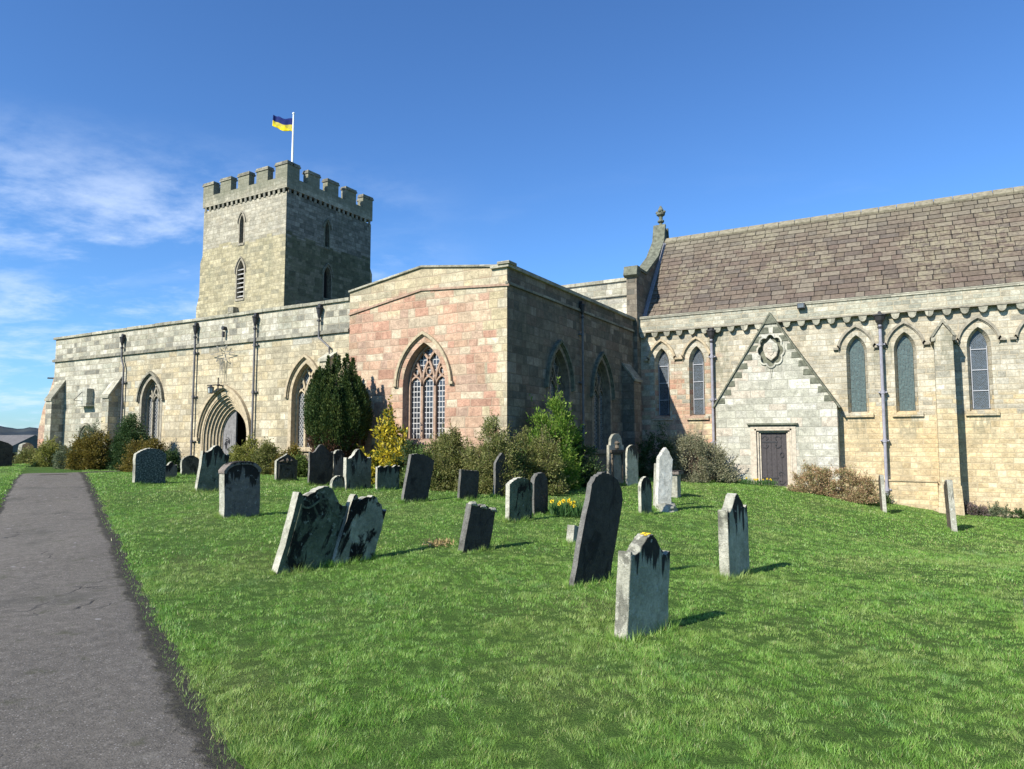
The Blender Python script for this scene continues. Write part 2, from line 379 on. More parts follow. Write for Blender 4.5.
def glass_mat(name, cell, c_glass, c_lead, diamond=False, lw=.10, vary=.5):
    m, t = new_mat(name)
    o = t.node('ShaderNodeTexCoord').outputs['Object']; gn = t.node('ShaderNodeNewGeometry').outputs['True Normal']
    px, py, pz = t.xyz(o); nx, ny, _ = t.xyz(gn)
    gt = t.m('GREATER_THAN', t.m('ABSOLUTE', nx), t.m('ABSOLUTE', ny))
    h = t.m('ADD', t.m('MULTIPLY', px, t.m('SUBTRACT', 1.0, gt)), t.m('MULTIPLY', py, gt))
    if diamond: u = t.m('ADD', t.m('DIVIDE', h, cell[0]), t.m('DIVIDE', pz, cell[1])); v = t.m('SUBTRACT', t.m('DIVIDE', h, cell[0]), t.m('DIVIDE', pz, cell[1]))
    else: u = t.m('DIVIDE', h, cell[0]); v = t.m('DIVIDE', pz, cell[1])
    fu, fv = t.m('FRACT', t.m('ADD', u, 90.0)), t.m('FRACT', t.m('ADD', v, 90.0))
    e = t.m('MINIMUM', t.m('MINIMUM', fu, t.m('SUBTRACT', 1.0, fu)), t.m('MINIMUM', fv, t.m('SUBTRACT', 1.0, fv)))
    wn = t.node('ShaderNodeTexWhiteNoise', {'Vector': t.vec(t.m('FLOOR', u), t.m('FLOOR', v), 0)}, noise_dimensions='2D')
    vv = t.m('ADD', 1 - vary, t.m('MULTIPLY', wn.outputs[0], 2 * vary))
    c = t.mix(1.0, c_glass, t.vec(vv, vv, vv), 'MULTIPLY')
    mot = t.rng(t.noise(o, 11, 5, .7), .32, .68, .35, 1.9, False); c = t.mix(1.0, c, t.vec(mot, mot, mot), 'MULTIPLY')
    ml = t.rng(e, lw, lw * .55)
    c = t.mix(ml, c, c_lead)
    p = finish(t, c, t.m('ADD', .12, t.m('MULTIPLY', ml, .6)), t.m('MULTIPLY', wn.outputs[0], 1.0), .5, .012, spec=.5)
    return m
M_gl_trans = glass_mat('clear_leaded_glass', (.115, .155), (.030,.034,.042), (.40,.39,.37), lw=.11)
M_gl_nave = glass_mat('dark_leaded_glass', (.11, .14), (.05,.055,.06), (.26,.26,.24), diamond=True, lw=.15)
M_gl_lanc = glass_mat('stained_glass_from_outside', (.060, .052), (.022,.032,.048), (.10,.115,.12), diamond=True, lw=.20, vary=.8)
M_gl_lanc2 = glass_mat('green_mesh_covered_glass', (.045, .045), (.038,.062,.060), (.085,.11,.10), lw=.20, vary=.5)

# ------------------------------------------------------------------ ground
def grass_ground_mat():
    m, t = new_mat('lawn_soil'); o = t.node('ShaderNodeTexCoord').outputs['Object']
    a = t.noise(o, .55, 4, .6); b = t.noise(o, 5, 6, .7); c = t.noise(t.scale(o, 1, 1, 1), 60, 4, .7)
    col = t.ramp(b, [(.25, (.040, .080, .016)), (.5, (.065, .125, .024)), (.75, (.10, .155, .04))])
    col = t.mix(t.m('MULTIPLY', t.rng(a, .5, .68), .5), col, (.10, .115, .04))
    vf = t.rng(c, .3, .7, .55, 1.4, False); col = t.mix(1.0, col, t.vec(vf, vf, vf), 'MULTIPLY')
    finish(t, col, .95, t.m('ADD', c, t.m('MULTIPLY', b, .8)), .9, .04, spec=.1); return m
M_lawn = grass_ground_mat()
def axis(a, b, step, far):
    c = list(np.arange(a, b, step)); k = step; lo = a; hi = c[-1]; L = []; Hh = []
    while lo > -far: k *= 1.35; lo -= k; L.append(lo)
    k = step
    while hi < far: k *= 1.35; hi += k; Hh.append(hi)
    return np.array(L[::-1] + c + Hh)
ax = axis(-42, 14, .3, 2500); ay = axis(-6, 34, .3, 2500)
X, Y = np.meshgrid(ax, ay); Z = gz(X, Y)
nx_, ny_ = len(ax), len(ay)
vv = np.stack([X.ravel(), Y.ravel(), Z.ravel()], 1)
ii = np.arange(nx_ * ny_).reshape(ny_, nx_)
ff = np.stack([ii[:-1, :-1].ravel(), ii[:-1, 1:].ravel(), ii[1:, 1:].ravel(), ii[1:, :-1].ravel()], 1)
def npmesh(name, v, f):
    me = bpy.data.meshes.new(name); k = f.shape[1]
    me.vertices.add(len(v)); me.vertices.foreach_set('co', v.astype(np.float32).ravel())
    me.loops.add(f.size); me.loops.foreach_set('vertex_index', f.astype(np.int32).ravel())
    me.polygons.add(len(f)); me.polygons.foreach_set('loop_start', np.arange(0, f.size, k, dtype=np.int32))
    try: me.polygons.foreach_set('loop_total', np.full(len(f), k, dtype=np.int32))
    except Exception: pass
    me.update(calc_edges=True); me.validate(); return me
tag(link('ground', npmesh('ground', vv, ff), M_lawn, smooth=True), kind='structure')

# path
def asphalt_mat():
    m, t = new_mat('worn_asphalt'); o = t.node('ShaderNodeTexCoord').outputs['Object']
    fine = t.noise(o, 95, 4, .8); mid = t.noise(o, 11, 7, .75); big = t.noise(o, 1.1, 5, .6)
    col = t.ramp(mid, [(.3, (.088, .079, .065)), (.55, (.132, .119, .099)), (.75, (.193, .174, .145))])
    vf = t.rng(fine, .30, .70, .35, 1.75, False); col = t.mix(1.0, col, t.vec(vf, vf, vf), 'MULTIPLY')
    vo = t.node('ShaderNodeTexVoronoi', {'Vector': o, 'Scale': 70.0}); wn = t.xyz(vo.outputs['Color'])
    chip = t.m('MULTIPLY', t.m('GREATER_THAN', wn[0], .86), t.rng(vo.outputs['Distance'], .42, .2))
    col = t.mix(t.m('MULTIPLY', chip, .85), col, (.34, .32, .29))
    vo2 = t.node('ShaderNodeTexVoronoi', {'Vector': t.add(o, t.scale(t.node('ShaderNodeTexNoise', {'Vector': o, 'Scale': 8.0}).outputs[1], .1, .1, 0)), 'Scale': 7.0}); w2 = t.xyz(vo2.outputs['Color'])
    bigc = t.m('MULTIPLY', t.m('GREATER_THAN', w2[0], .93), t.rng(vo2.outputs['Distance'], .22, .12))
    col = t.mix(t.m('MULTIPLY', bigc, .5), col, (.36, .35, .33))
    col = t.mix(t.m('MULTIPLY', t.rng(big, .52, .7), .45), col, (.060, .058, .046))
    moss = t.noise(t.add(o, (9, 9, 0)), 3.2, 7, .72)
    col = t.mix(t.m('MULTIPLY', t.rng(moss, .56, .68), .6), col, (.062, .064, .032))
    wp = t.noise(t.add(o, (1, 5, 0)), 2.1, 8, .78)
    col = t.mix(t.m('MULTIPLY', t.rng(wp, .57, .66), .4), col, (.21, .195, .165))
    cr = t.node('ShaderNodeTexVoronoi', {'Vector': t.add(o, t.scale(t.node('ShaderNodeTexNoise', {'Vector': o, 'Scale': 3.0, 'Detail': 5.0}).outputs[1], .5, .5, 0)), 'Scale': 1.3}, feature='DISTANCE_TO_EDGE').outputs[0]
    ck = t.m('MULTIPLY', t.rng(cr, .018, .004), t.rng(t.noise(t.add(o, (3, 1, 0)), 1.3, 3), .56, .66))
    col = t.mix(t.m('MULTIPLY', ck, .7), col, (.018, .017, .015))
    ox, oy, _z = t.xyz(o)
    sd2 = t.m('ADD', t.m('MULTIPLY', t.m('SUBTRACT', ox, PR0[0]), PRD[1]), t.m('MULTIPLY', t.m('SUBTRACT', oy, PR0[1]), -PRD[0]))
    ed = t.noise(o, 3.0, 8, .75); ed2 = t.noise(o, 22, 5, .7)
    dd_ = t.m('ADD', sd2, t.m('ADD', t.m('MULTIPLY', t.m('SUBTRACT', ed, .5), .38), t.m('MULTIPLY', t.m('SUBTRACT', ed2, .5), .12)))
    soil = t.ramp(ed2, [(.3, (.020, .018, .014)), (.5, (.040, .036, .027)), (.66, (.060, .058, .032)), (.8, (.10, .095, .07))])
    edge = t.m('MAXIMUM', t.rng(dd_, -.20, -.11), t.rng(dd_, -PW + .05, -PW + .0))
    col = t.mix(t.m('MULTIPLY', edge, .93), col, soil)
    finish(t, col, .9, t.m('SUBTRACT', t.m('ADD', t.m('ADD', fine, t.m('MULTIPLY', edge, t.m('MULTIPLY', ed2, 2.0))), t.m('MULTIPLY', mid, .7)), ck), .8, .014, spec=.25); return m
def verge_mat():
    m, t = new_mat('bare_soil_and_moss'); o = t.node('ShaderNodeTexCoord').outputs['Object']
    a = t.noise(o, 9, 7, .75); b = t.noise(o, 60, 4, .7)
    col = t.ramp(a, [(.3, (.016, .014, .010)), (.5, (.034, .030, .020)), (.62, (.052, .052, .022)), (.75, (.085, .080, .050))])
    finish(t, col, .95, t.m('ADD', a, b), 1, .03, spec=.1); return m
def strip(name, s0, s1, lift, mat, seed, wob0, wob1, t0=-8, t1=30, step=.12, humps=0):
    rs = np.random.RandomState(seed); n = int((t1 - t0) / step); m = 9
    def wob(k, amp):
        q = np.arange(n) * step; o = np.zeros(n)
        for fr, am in ((.7, 1), (1.9, .7), (4.3, .45), (9.1, .25)): o += am * np.sin(q * fr + rs.rand() * 7)
        return o * amp
    A = s0 + wob(0, wob0); B = s1 + wob(1, wob1)
    V = []
    for i in range(n):
        l = t0 + i * step
        for j in range(m):
            q = A[i] + (B[i] - A[i]) * j / (m - 1)
            x = PR0[0] + PRD[0] * l + PRD[1] * q; y = PR0[1] + PRD[1] * l - PRD[0] * q
            e = min(j, m - 1 - j) / ((m - 1) / 2)
            V.append((x, y, float(gz(x, y, True)) + lift * min(1, e * 3) - .02 * (1 - min(1, e * 3)) + humps * rs.rand() * e))
    ii = np.arange(n * m).reshape(n, m)
    f = np.stack([ii[:-1, :-1].ravel(), ii[:-1, 1:].ravel(), ii[1:, 1:].ravel(), ii[1:, :-1].ravel()], 1)
    return tag(link(name, npmesh(name, np.array(V), f), mat, smooth=True), kind='structure')
M_asph = asphalt_mat(); M_verge = verge_mat()
strip('path', -PW - .07, .07, .008, M_asph, 3, .012, .015, t1=22.6)
# branch of the path that bends towards the church door
def ribbon_path(name, pts, w, mat):
    V = []; pts = [Vector(p) for p in pts]; fine = []
    for a, b in zip(pts[:-1], pts[1:]):
        for k in range(12): fine.append(a.lerp(b, k / 12))
    fine.append(pts[-1]); n = len(fine)
    for i, p in enumerate(fine):
        d = (fine[min(i+1, n-1)] - fine[max(i-1, 0)]).normalized(); nn = Vector((-d.y, d.x))
        for j in range(5):
            q = p + nn * w * (j / 4 - .5); V.append((q.x, q.y, float(gz(q.x, q.y, True)) + (.02 if 0 < j < 4 else -.03)))
    ii = np.arange(n * 5).reshape(n, 5)
    f = np.stack([ii[:-1, :-1].ravel(), ii[:-1, 1:].ravel(), ii[1:, 1:].ravel(), ii[1:, :-1].ravel()], 1)
    return tag(link(name, npmesh(name, np.array(V), f), mat, smooth=True), kind='structure')
ribbon_path('path_branch', [(-22.2, 11.3), (-22.9, 12.1), (-22.9, 13.2), (-22.2, 14.4), (-21.2, 15.3), (-20.95, 16.25)], 1.4, M_asph)

# ------------------------------------------------------------------ the church
church = empty('church', (-15, 26, 0), 'medieval stone parish church with square battlemented tower, pink stone transept and slate roofed chancel', 'church')

def window(M, cx, zb, zs, a, rise, depth, glass, dress, lights=1, hood=None, sill=True, leadbars=0, surround=.14, splay=0.0, name='window', hood_m=None, recess_only=False):
    """returns the hole outline for the wall; builds frame, mullions, hood and glass"""
    n = 10
    hole = arch(cx, zb, zs, a, rise, n)
    inner = arch(cx, zb + splay * .7, zs, a - splay, rise - splay * .9, n)
    b = MB(); b.side(M, hole, -.012, depth, inner)
    ring = arch(cx, zb, zs, a, rise, n, True)
    b.ribbon(M, ring, -.002, surround, -.012, .05)      # dressed stones round the opening
    if sill: b.mbox(M, cx - a - .12, cx + a + .12, zb - .13, zb + .005, -.09, depth)
    w = b.build(name, dress, church)
    if lights > 1:
        mb = MB(); bw = .040; ai = a - splay
        Rr = (ai*ai + (rise-splay*.9)**2) / (2*ai)
        xs = [cx - ai + 2*ai*k/lights for k in range(1, lights)]
        def inside(p): 
            if abs(p[0] - cx) > ai: return False
            if p[1] <= zs: return True
            xx = abs(p[0] - cx); return math.hypot(xx + Rr - ai, p[1] - zs) < Rr + .02
        for x in xs:
            mb.mbox(M, x - bw, x + bw, zb, zs, depth - .13, depth - .003)
            for sg in (1, -1):                           # intersecting tracery
                pts = []
                for k in range(15):
                    th = k / 14 * 1.25; p = (x + sg * (Rr - Rr * math.cos(th)), zs + Rr * math.sin(th))
                    if not inside(p): break
                    pts.append(p)
                if len(pts) > 1: mb.ribbon(M, pts, -bw * .8, bw * .8, depth - .12, depth - .006)
        lw = 2 * ai / lights                             # small pointed heads of the single lights
        for k in range(lights):
            c = cx - ai + lw * (k + .5)
            pts = arch(c, 0, zs - .02, lw / 2 - .03, lw * .62, 6, False)
            mb.ribbon(M, pts, 0, .045, depth - .11, depth - .009)
            cz = zs + lw * .95
            if inside((c, cz + .15)):
                q = [(c + .10 * math.cos(t_), cz + .12 * math.sin(t_)) for t_ in [i * math.pi / 5 for i in range(10)]]
                mb.ribbon(M, q, -.018, .018, depth - .10, depth - .012, closed=True)
        mb.ribbon(M, inner, -.05, 0, depth - .14, depth - .001)
        mb.build('tracery', dress, w)
    gb = MB(); gb.face(M, inner, (), depth - .04); gb.build('glass', glass, w)
    if leadbars:
        lb = MB()
        for k in range(leadbars):
            z = zb + (zs + rise * .5 - zb) * (k + 1) / (leadbars + .6)
            lb.mbox(M, cx - a + splay, cx + a - splay, z - .014, z + .014, depth - .075, depth - .045)
        lb.mbox(M, cx - a + splay, cx - a + splay + .02, zb + .1, zs, depth - .07, depth - .045); lb.mbox(M, cx + a - splay - .02, cx + a - splay, zb + .1, zs, depth - .07, depth - .045)
        lb.build('lead_bars', M_bar, w)
    if hood:
        hz, ext, hm = hood
        pts = arch(cx, 0, zs, a + surround + .02, rise + surround * 1.25 + .02, n, False)
        pts = [(pts[0][0] - ext, pts[0][1] + hz), (pts[0][0], pts[0][1] + hz)] + pts[1:-1] + [(pts[-1][0], pts[-1][1] + hz), (pts[-1][0] + ext, pts[-1][1] + hz)]
        hb = MB(); hb.ribbon(M, pts, 0, .075, -.11, .02); hb.ribbon(M, pts, -.03, .0, -.06, .02)
        hb.build('hood_mould', hm, w)
    return hole

def downpipe(M, u, zt, zb, off=.10, r=.036, bend=None, mat=None, name='downpipe', hopper=.11):
    mat = mat or M_lead; b = MB()
    if bend: pts = [M(u, zt, -off), M(u, bend[0], -off), M(bend[1], bend[2], -off), M(bend[1], zb, -off)]
    else: pts = [M(u, zt, -off), M(u, zb, -off)]
    b.tube(pts, r, 8)
    k = 0; z = (bend[0] if bend else zt) - .9
    ub = bend[1] if bend else u
    while z > zb and (not bend or z < bend[2]):
        b.tube([M(ub, z, -off), M(ub, z - .11, -off)], r * 1.4, 8); b.mbox(M, ub - .13, ub + .13, z - .075, z - .035, -off + .02, 0); z -= 1.6
    o = b.build(name, mat, church)
    h = MB(); w = hopper
    h.tube([M(u, zt - .30, -off), M(u, zt - .16, -off), M(u, zt - .02, -off), M(u, zt, -off), M(u, zt + .04, -off)], [r, w * .65, w * .85, w, w], 10)
    h.tube([M(u, zt + .10, -off - .02), M(u, zt + .10, .05)], .06, 8)
    h.tube([M(u, zt - .42, -off), M(u, zt - .36, -off)], r * 1.7, 8)
    h.build('hopper_head', M_leaddark, o)
    return o

# --- nave south aisle wall (faces the camera), transept gable wall
NS = SW(16.2)
holes = []
holes.append(window(NS, -25.25, 1.5, 3.15, .58, .88, .32, M_gl_nave, M_dressgrey, 3, hood=(.02, .10, M_dark)))
holes.append(window(NS, -17.05, 1.45, 3.05, .63, 1.12, .32, M_gl_nave, M_dress, 3, hood=(.02, .10, M_dress)))
# doorway with several receding orders
dcx, dzs = -20.95, 1.75
door_hole = arch(dcx, -.3, dzs, 1.18, 1.55, 12)
holes.append(door_hole)
lowarch = arch(-29.5, 1.0, 1.7, .42, .5, 8)
nw = MB(); outer = [(-32.2, -1.5), (-15.2, -1.5), (-15.2, 6.02), (-32.2, 6.02)]
nw.face(NS, outer, holes, 0); nw.side(NS, outer, 0, .7)
nw.build('nave_wall', M_nave, church)
# string course and coping
b = MB(); b.mbox(NS, -32.28, -15.2, 5.04, 5.14, -.08, .02); b.mbox(NS, -32.25, -15.2, 5.14, 5.17, -.045, .02); b.build('string_course', M_dark, church)
b = MB(); u = -32.3
while u < -15.25:
    w = min(random.uniform(.8, 1.15), -15.2 - u); j = random.uniform(-.01, .012)
    b.mbox(NS, u, u + w - .008, 6.02 + j * .3, 6.13 + j, -.07, .75); u += w
b.build('coping', M_cope, church, bevel=.012)

def doorway():
    b = MB(); prev = door_hole; pa = 1.18; d = 0
    orders = 6; cx = dcx
    hole = door_hole
    # each order: a step back and a roll moulding
    for k in range(orders):
        a0 = 1.18 - k * .083; r0 = 1.55 - k * .095; a1 = a0 - .083; r1 = r0 - .095
        P0 = arch(cx, -.3, dzs, a0, r0, 12); P1 = arch(cx, -.3, dzs, a1, r1, 12)
        dd = .075 * k
        b.side(NS, P0, dd - (.01 if k == 0 else 0), dd + .05); 
        b.side(NS, P0, dd + .05, dd + .075, P1)
        b.ribbon(NS, [(p[0], p[1]) for p in P0], -.045, -.008, dd + .006, dd + .035)
    b.ribbon(NS, door_hole, 0, .12, -.015, .03)
    w = b.build('doorway', M_dress, church)
    hb = MB(); pts = arch(cx, 0, dzs, 1.33, 1.76, 14, False)
    hb.ribbon(NS, pts, 0, .10, -.13, .02); hb.ribbon(NS, pts, -.05, 0, -.07, .02)
    hb.mbox(NS, cx - 1.45, cx - 1.30, dzs - .1, dzs + .03, -.14, .02); hb.mbox(NS, cx + 1.30, cx + 1.45, dzs - .1, dzs + .03, -.14, .02)
    hb.build('hood_mould', M_dress, w)
    ai, ri = 1.18 - 6 * .083, 1.55 - 6 * .095
    inn = arch(cx, -.3, dzs, ai, ri, 12)
    # left leaf, closed, grey painted with ironwork; right side stands open on the dark porch
    left = [p for p in inn if p[0] <= cx + .02]; left = [(cx - ai, -.3)] + [p for p in inn[1:] if p[0] <= cx + .001] + [(cx + .0, -.3)]
    db = MB(); db.prism(NS, left, .47, .53)
    for k in range(5): db.mbox(NS, cx - ai + .04 + k * .14, cx - ai + .05 + k * .14, -.2, 1.9, .464, .472)
    dm = plain('grey_door_boards', (.17, .165, .16), .75, nz=.3, sc=10)
    dl = db.build('door', dm, w)
    ib = MB()
    ib = None
    for zc in (.9, 1.55):
        ib = MB()
        for q in range(5):
            an = q * math.pi / 4; pts = [(cx - .38 + (.05 + .13 * i / 5) * math.cos(an + i * .35), zc + (.05 + .18 * i / 5) * math.sin(an + i * .35)) for i in range(6)]
            ib.ribbon(NS, pts, -.012, .012, .450, .466)
        ib.build('iron_scrollwork', M_leaddark, dl)
    
    # interior of the porch: open box seen through the doorway
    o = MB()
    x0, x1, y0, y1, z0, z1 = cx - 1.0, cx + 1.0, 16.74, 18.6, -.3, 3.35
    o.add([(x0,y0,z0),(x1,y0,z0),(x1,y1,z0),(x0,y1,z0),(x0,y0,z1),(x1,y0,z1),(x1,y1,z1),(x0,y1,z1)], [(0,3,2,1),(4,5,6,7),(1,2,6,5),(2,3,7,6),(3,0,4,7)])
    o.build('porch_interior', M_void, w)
    # open leaf folded inwards on the right
    rb = MB(); rb.box(cx + ai - .05, cx + ai, 16.80, 17.5, .2, 2.4); rb.build('door', dm, w)
doorway()
b = MB(); b.ribbon(NS, arch(-29.5, 0, 1.75, .42, .55, 8, False), 0, .09, -.09, .02); b.ribbon(NS, arch(-29.5, 0, 1.75, .42, .55, 8, False), -.10, 0, -.03, .02)
b.build('blocked_arch', M_dark, church)

TGx0, TGx1 = -15.2, -9.5
holes = [window(NS, -12.30, 1.68, 3.25, .76, 1.26, .34, M_gl_trans, M_dresspink, 3, hood=(.0, .12, M_dress), surround=.17, splay=.06)]
tw = MB(); outer = [(TGx0, -1.5), (TGx1, -1.5), (TGx1, 6.37), (-12.4, 6.72), (TGx0, 6.27)]
tw.face(SW(16.185), outer, [[(p[0], p[1]) for p in holes[0]]], 0)
tw.add([(TGx0, 16.185, -1.5), (TGx0, 16.5, -1.5), (TGx0, 16.5, 6.27), (TGx0, 16.185, 6.27)], [(0, 1, 2, 3)])
# east wall of the transept, in the shade, two traceried windows
TE = EW(-9.5)
hE = [window(TE, 19.37, 1.6, 3.25, .72, 1.25, .34, M_gl_nave, M_eastdress, 3, hood=(0, .10, M_mossshade)),
      window(TE, 22.75, 1.35, 3.15, .76, 1.35, .34, M_gl_nave, M_eastdress, 3, hood=(0, .10, M_mossshade))]
tw.build('transept_wall', M_trans, church)
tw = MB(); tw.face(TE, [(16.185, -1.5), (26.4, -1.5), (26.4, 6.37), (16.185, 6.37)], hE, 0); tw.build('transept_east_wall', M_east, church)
b = MB(); TS = SW(16.185)
b.ribbon(TS, [(-15.22, 6.27), (-12.4, 6.72), (-9.42, 6.37)], 0, .065, -.06, .6)
b.mbox(TE, 16.10, 26.4, 6.37, 6.48, -.09, .5)
b.mbox(TS, -9.75, -9.36, 6.45, 6.53, -.13, .3)
b.build('coping', M_cope, church, bevel=.012)
b = MB()
b.ribbon(TS, [(-15.2, 5.55), (-12.4, 6.03), (-9.42, 5.85)], 0, .06, -.045, .02)
b.build('string_course', M_dresspink, church)
b = MB(); b.mbox(TE, 16.13, 26.4, 5.90, 5.98, -.06, .02); b.build('string_course', M_dark, church)
# a little dark gap between windows wall and roof: flat lead roofs
b = MB()
b.add([(-32.2, 16.8, 5.75), (-15.2, 16.8, 5.75), (-15.2, 26.3, 6.6), (-32.2, 26.3, 6.6)], [(0, 1, 2, 3)])
b.add([(TGx0, 16.6, 6.0), (-12.4, 16.6, 6.45), (-12.4, 26.4, 6.45), (TGx0, 26.4, 6.0)], [(0, 1, 2, 3)])
b.add([(-12.4, 16.6, 6.45), (-9.8, 16.6, 6.1), (-9.8, 26.4, 6.1), (-12.4, 26.4, 6.45)], [(0, 1, 2, 3)])
b.build('lead_roof', M_leadroof, church)
# clerestory / nave wall with parapet, north side and west end
b = MB(); b.box(-29.6, -9.75, 26.25, 26.95, 4.0, 8.05); b.box(-32.1, -9.8, 33.0, 33.6, -1.5, 8.05); b.box(-32.2, -31.5, 16.9, 26.3, -1.5, 6.0)
b.build('clerestory_wall', M_nave, church)
b = MB(); b.box(-29.6, -9.75, 26.17, 27.02, 8.05, 8.18); b.box(-29.6, -9.75, 26.17, 26.25, 7.45, 7.53); b.build('coping', M_cope, church)
b = MB(); b.add([(-29.6, 26.9, 7.6), (-9.8, 26.9, 7.6), (-9.8, 30, 8.0), (-29.6, 30, 8.0), (-9.8, 33.1, 7.6), (-29.6, 33.1, 7.6)], [(0, 1, 2, 3), (3, 2, 4, 5)]); b.build('lead_roof', M_leadroof, church)

def buttress(M, u0, u1, proj, z_out, z_in, mat, zb=-1.2, gable=False, name='buttress', plinth=None):
    """sloping-topped buttress; proj = projection from the wall"""
    b = MB()
    prof = [(0, zb), (proj, zb), (proj, z_out), (0, z_in)]
    vs = [M(u, z, -p) for u in (u0, u1) for p, z in prof]
    b.add(vs, [(0,1,2,3), (7,6,5,4), (1,5,6,2), (0,4,5,1)])
    b.v = [tuple(v) for v in b.v]
    if plinth: b.mbox(M, u0 - .06, u1 + .06, zb, plinth, -proj - .12, 0)
    o = b.build(name, mat, church)
    c = MB(); e = .04
    vs = [M(u, z, -p) for u in (u0 - e, u1 + e) for p, z in ((proj + .05, z_out - .03), (proj + .05, z_out + .06), (0, z_in + .10), (0, z_in))]
    c.add(vs, [(0,1,2,3), (7,6,5,4), (1,5,6,2), (0,4,5,1), (2,6,7,3), (3,7,4,0)]); c.build('weathering', M_cope, o)
    return o
buttress(NS, -31.75, -31.3, .50, 3.35, 4.15, M_nave)
buttress(NS, -27.62, -27.18, .50, 3.35, 4.15, M_nave)
buttress(NS, -16.1, -15.75, .35, 4.15, 4.35, M_nave)
b = MB(); b.prism(NS, [(-32.2, -1.2), (-32.2, 4.5), (-32.45, 4.0), (-33.0, 3.1), (-33.3, 2.2), (-33.35, -1.2)][::-1], .02, .95); b.build('west_buttress', M_trans, church)
b = MB(); b.tube([(-32.1, 16.25, 4.35), (-32.9, 16.3, 4.40)], .035, 6); b.build('water_spout', M_leaddark, church)
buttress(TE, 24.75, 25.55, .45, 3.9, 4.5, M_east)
downpipe(NS, -27.12, 5.72, .2, bend=(4.9, -26.95, 4.55))
downpipe(NS, -22.6, 5.8, .1)
downpipe(NS, -19.42, 5.86, .1)
downpipe(NS, -16.42, 5.88, 3.9, bend=(4.95, -15.95, 4.6))
downpipe(TE, 20.93, 6.1, .2)

# small bits on the nave wall
b = MB(); b.tube([(-21.05, 16.2, 5.62), (-21.05, 16.05, 5.62)], .07, 8); b.tube([(-21.05, 16.1, 5.5), (-21.05, 16.1, 5.3)], .05, 8); b.build('vent_pipe', M_leaddark, church)

# --- tower
TX0, TX1, TY0, TY1 = -36.65, -29.6, 26.4, 33.3
tower = MB()
Ts, Te = SW(TY0), EW(TX1)
def tslit(M, cx, zb, zs, a, rise, louv, mat=None):
    hole = arch(cx, zb, zs, a, rise, 6)
    w = MB(); w.side(M, hole, -.01, .35); w.ribbon(M, hole, 0, .10, -.012, .03); w.mbox(M, cx - a - .08, cx + a + .08, zb - .12, zb + .004, -.05, .3)
    hd = arch(cx, 0, zs, a + .12, rise + .14, 6, False); w.ribbon(M, hd, 0, .06, -.07, .02)
    o = w.build('tower_window', mat or M_dressgrey, church)
    g_ = MB(); g_.face(M, hole, (), .33); g_.build('opening', M_void, o)
    if louv:
        l = MB(); n = int((zs + rise * .6 - zb) / .26)
        for k in range(n):
            z = zb + .1 + k * .26; l.add([M(cx - a, z, .02), M(cx + a, z, .02), M(cx + a, z + .13, .26), M(cx - a, z + .13, .26), M(cx - a, z + .04, .02), M(cx + a, z + .04, .02), M(cx + a, z + .17, .26), M(cx - a, z + .17, .26)], [(0,1,2,3), (7,6,5,4), (0,4,5,1), (3,2,6,7)])
        l.build('louvres', plain('grey_louvre_slats', (.34, .33, .30), .8), o)
    return hole
hs = [tslit(Ts, -33.22, 12.98, 14.2, .17, .45, False), tslit(Ts, -33.2, 9.75, 11.25, .30, .75, True)]
he = [tslit(Te, 29.5, 13.0, 14.1, .15, .40, False, M_mossshade), tslit(Te, 29.6, 9.95, 11.25, .28, .62, False, M_mossshade)]
# lower stage stands slightly proud of the upper
tower.face(Ts, [(TX0, 12.85), (TX1, 12.85), (TX1, 15.4), (TX0, 15.4)], hs[:1], 0)
tower.face(Ts, [(TX0, -1.5), (TX1, -1.5), (TX1, 12.85), (TX0, 12.85)], hs[1:], -.0)
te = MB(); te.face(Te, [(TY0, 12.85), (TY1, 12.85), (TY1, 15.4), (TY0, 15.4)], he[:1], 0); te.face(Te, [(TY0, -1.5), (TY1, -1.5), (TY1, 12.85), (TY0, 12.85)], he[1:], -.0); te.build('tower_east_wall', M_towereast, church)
for (p, q) in (((TX0, TY1), (TX0, TY0)), ((TX1, TY1), (TX0, TY1))):
    tower.add([(p[0], p[1], -1.5), (q[0], q[1], -1.5), (q[0], q[1], 15.4), (p[0], p[1], 15.4)], [(0, 1, 2, 3)])
tower.prism(SW(TY0 + .02), [(TX0 - .45, 3), (TX0 - .45, 9.6), (TX0 - .22, 10.3), (TX0 - .22, 12.3), (TX0, 12.75), (TX0, 3)], 0, 1.2)
tower.prism(EW(TX1 - .02), [(TY1, 3), (TY1, 12.6), (TY1 + .2, 12.2), (TY1 + .2, 3)], 0, 1.2)
tw_o = tower.build('tower_wall', M_tower, church)
b = MB()
P = .06
x0, x1, y0, y1 = TX0 - P, TX1 + P, TY0 - P, TY1 + P
zs_, ze_ = 15.62, 16.28
for (a0, a1, c0, c1) in ((x0, x1, y0, y0 + .38), (x0, x1, y1 - .38, y1), (x0, x0 + .38, y0 + .38, y1 - .38), (x1 - .38, x1, y0 + .38, y1 - .38)): b.box(a0, a1, c0, c1, zs_, ze_)
Lx = x1 - x0; mw, gp = Lx * .128, Lx * .09
def caps(q, ht):
    MB().box(q[0] - .05, q[1] + .05, q[2] - .05, q[3] + .05, ht, ht + .09).box(q[0] - .02, q[1] + .02, q[2] - .02, q[3] + .02, ht + .09, ht + .19).build('merlon_coping', M_dark, church)
def merlons(fix, along):
    L = (x1 - x0) if along == 'x' else (y1 - y0); o = x0 if along == 'x' else y0
    mw = L * .130; gp = (L - 5 * mw) / 4
    for k in range(5):
        if fix[2] and k in (0, 4): continue
        s = o + k * (mw + gp); e = s + mw; ht = 16.93 + random.uniform(-.02, .03)
        if along == 'x': q = (s, e, fix[0], fix[1])
        else: q = (fix[0], fix[1], s, e)
        b.box(*q, ze_, ht)
        caps(q, ht)
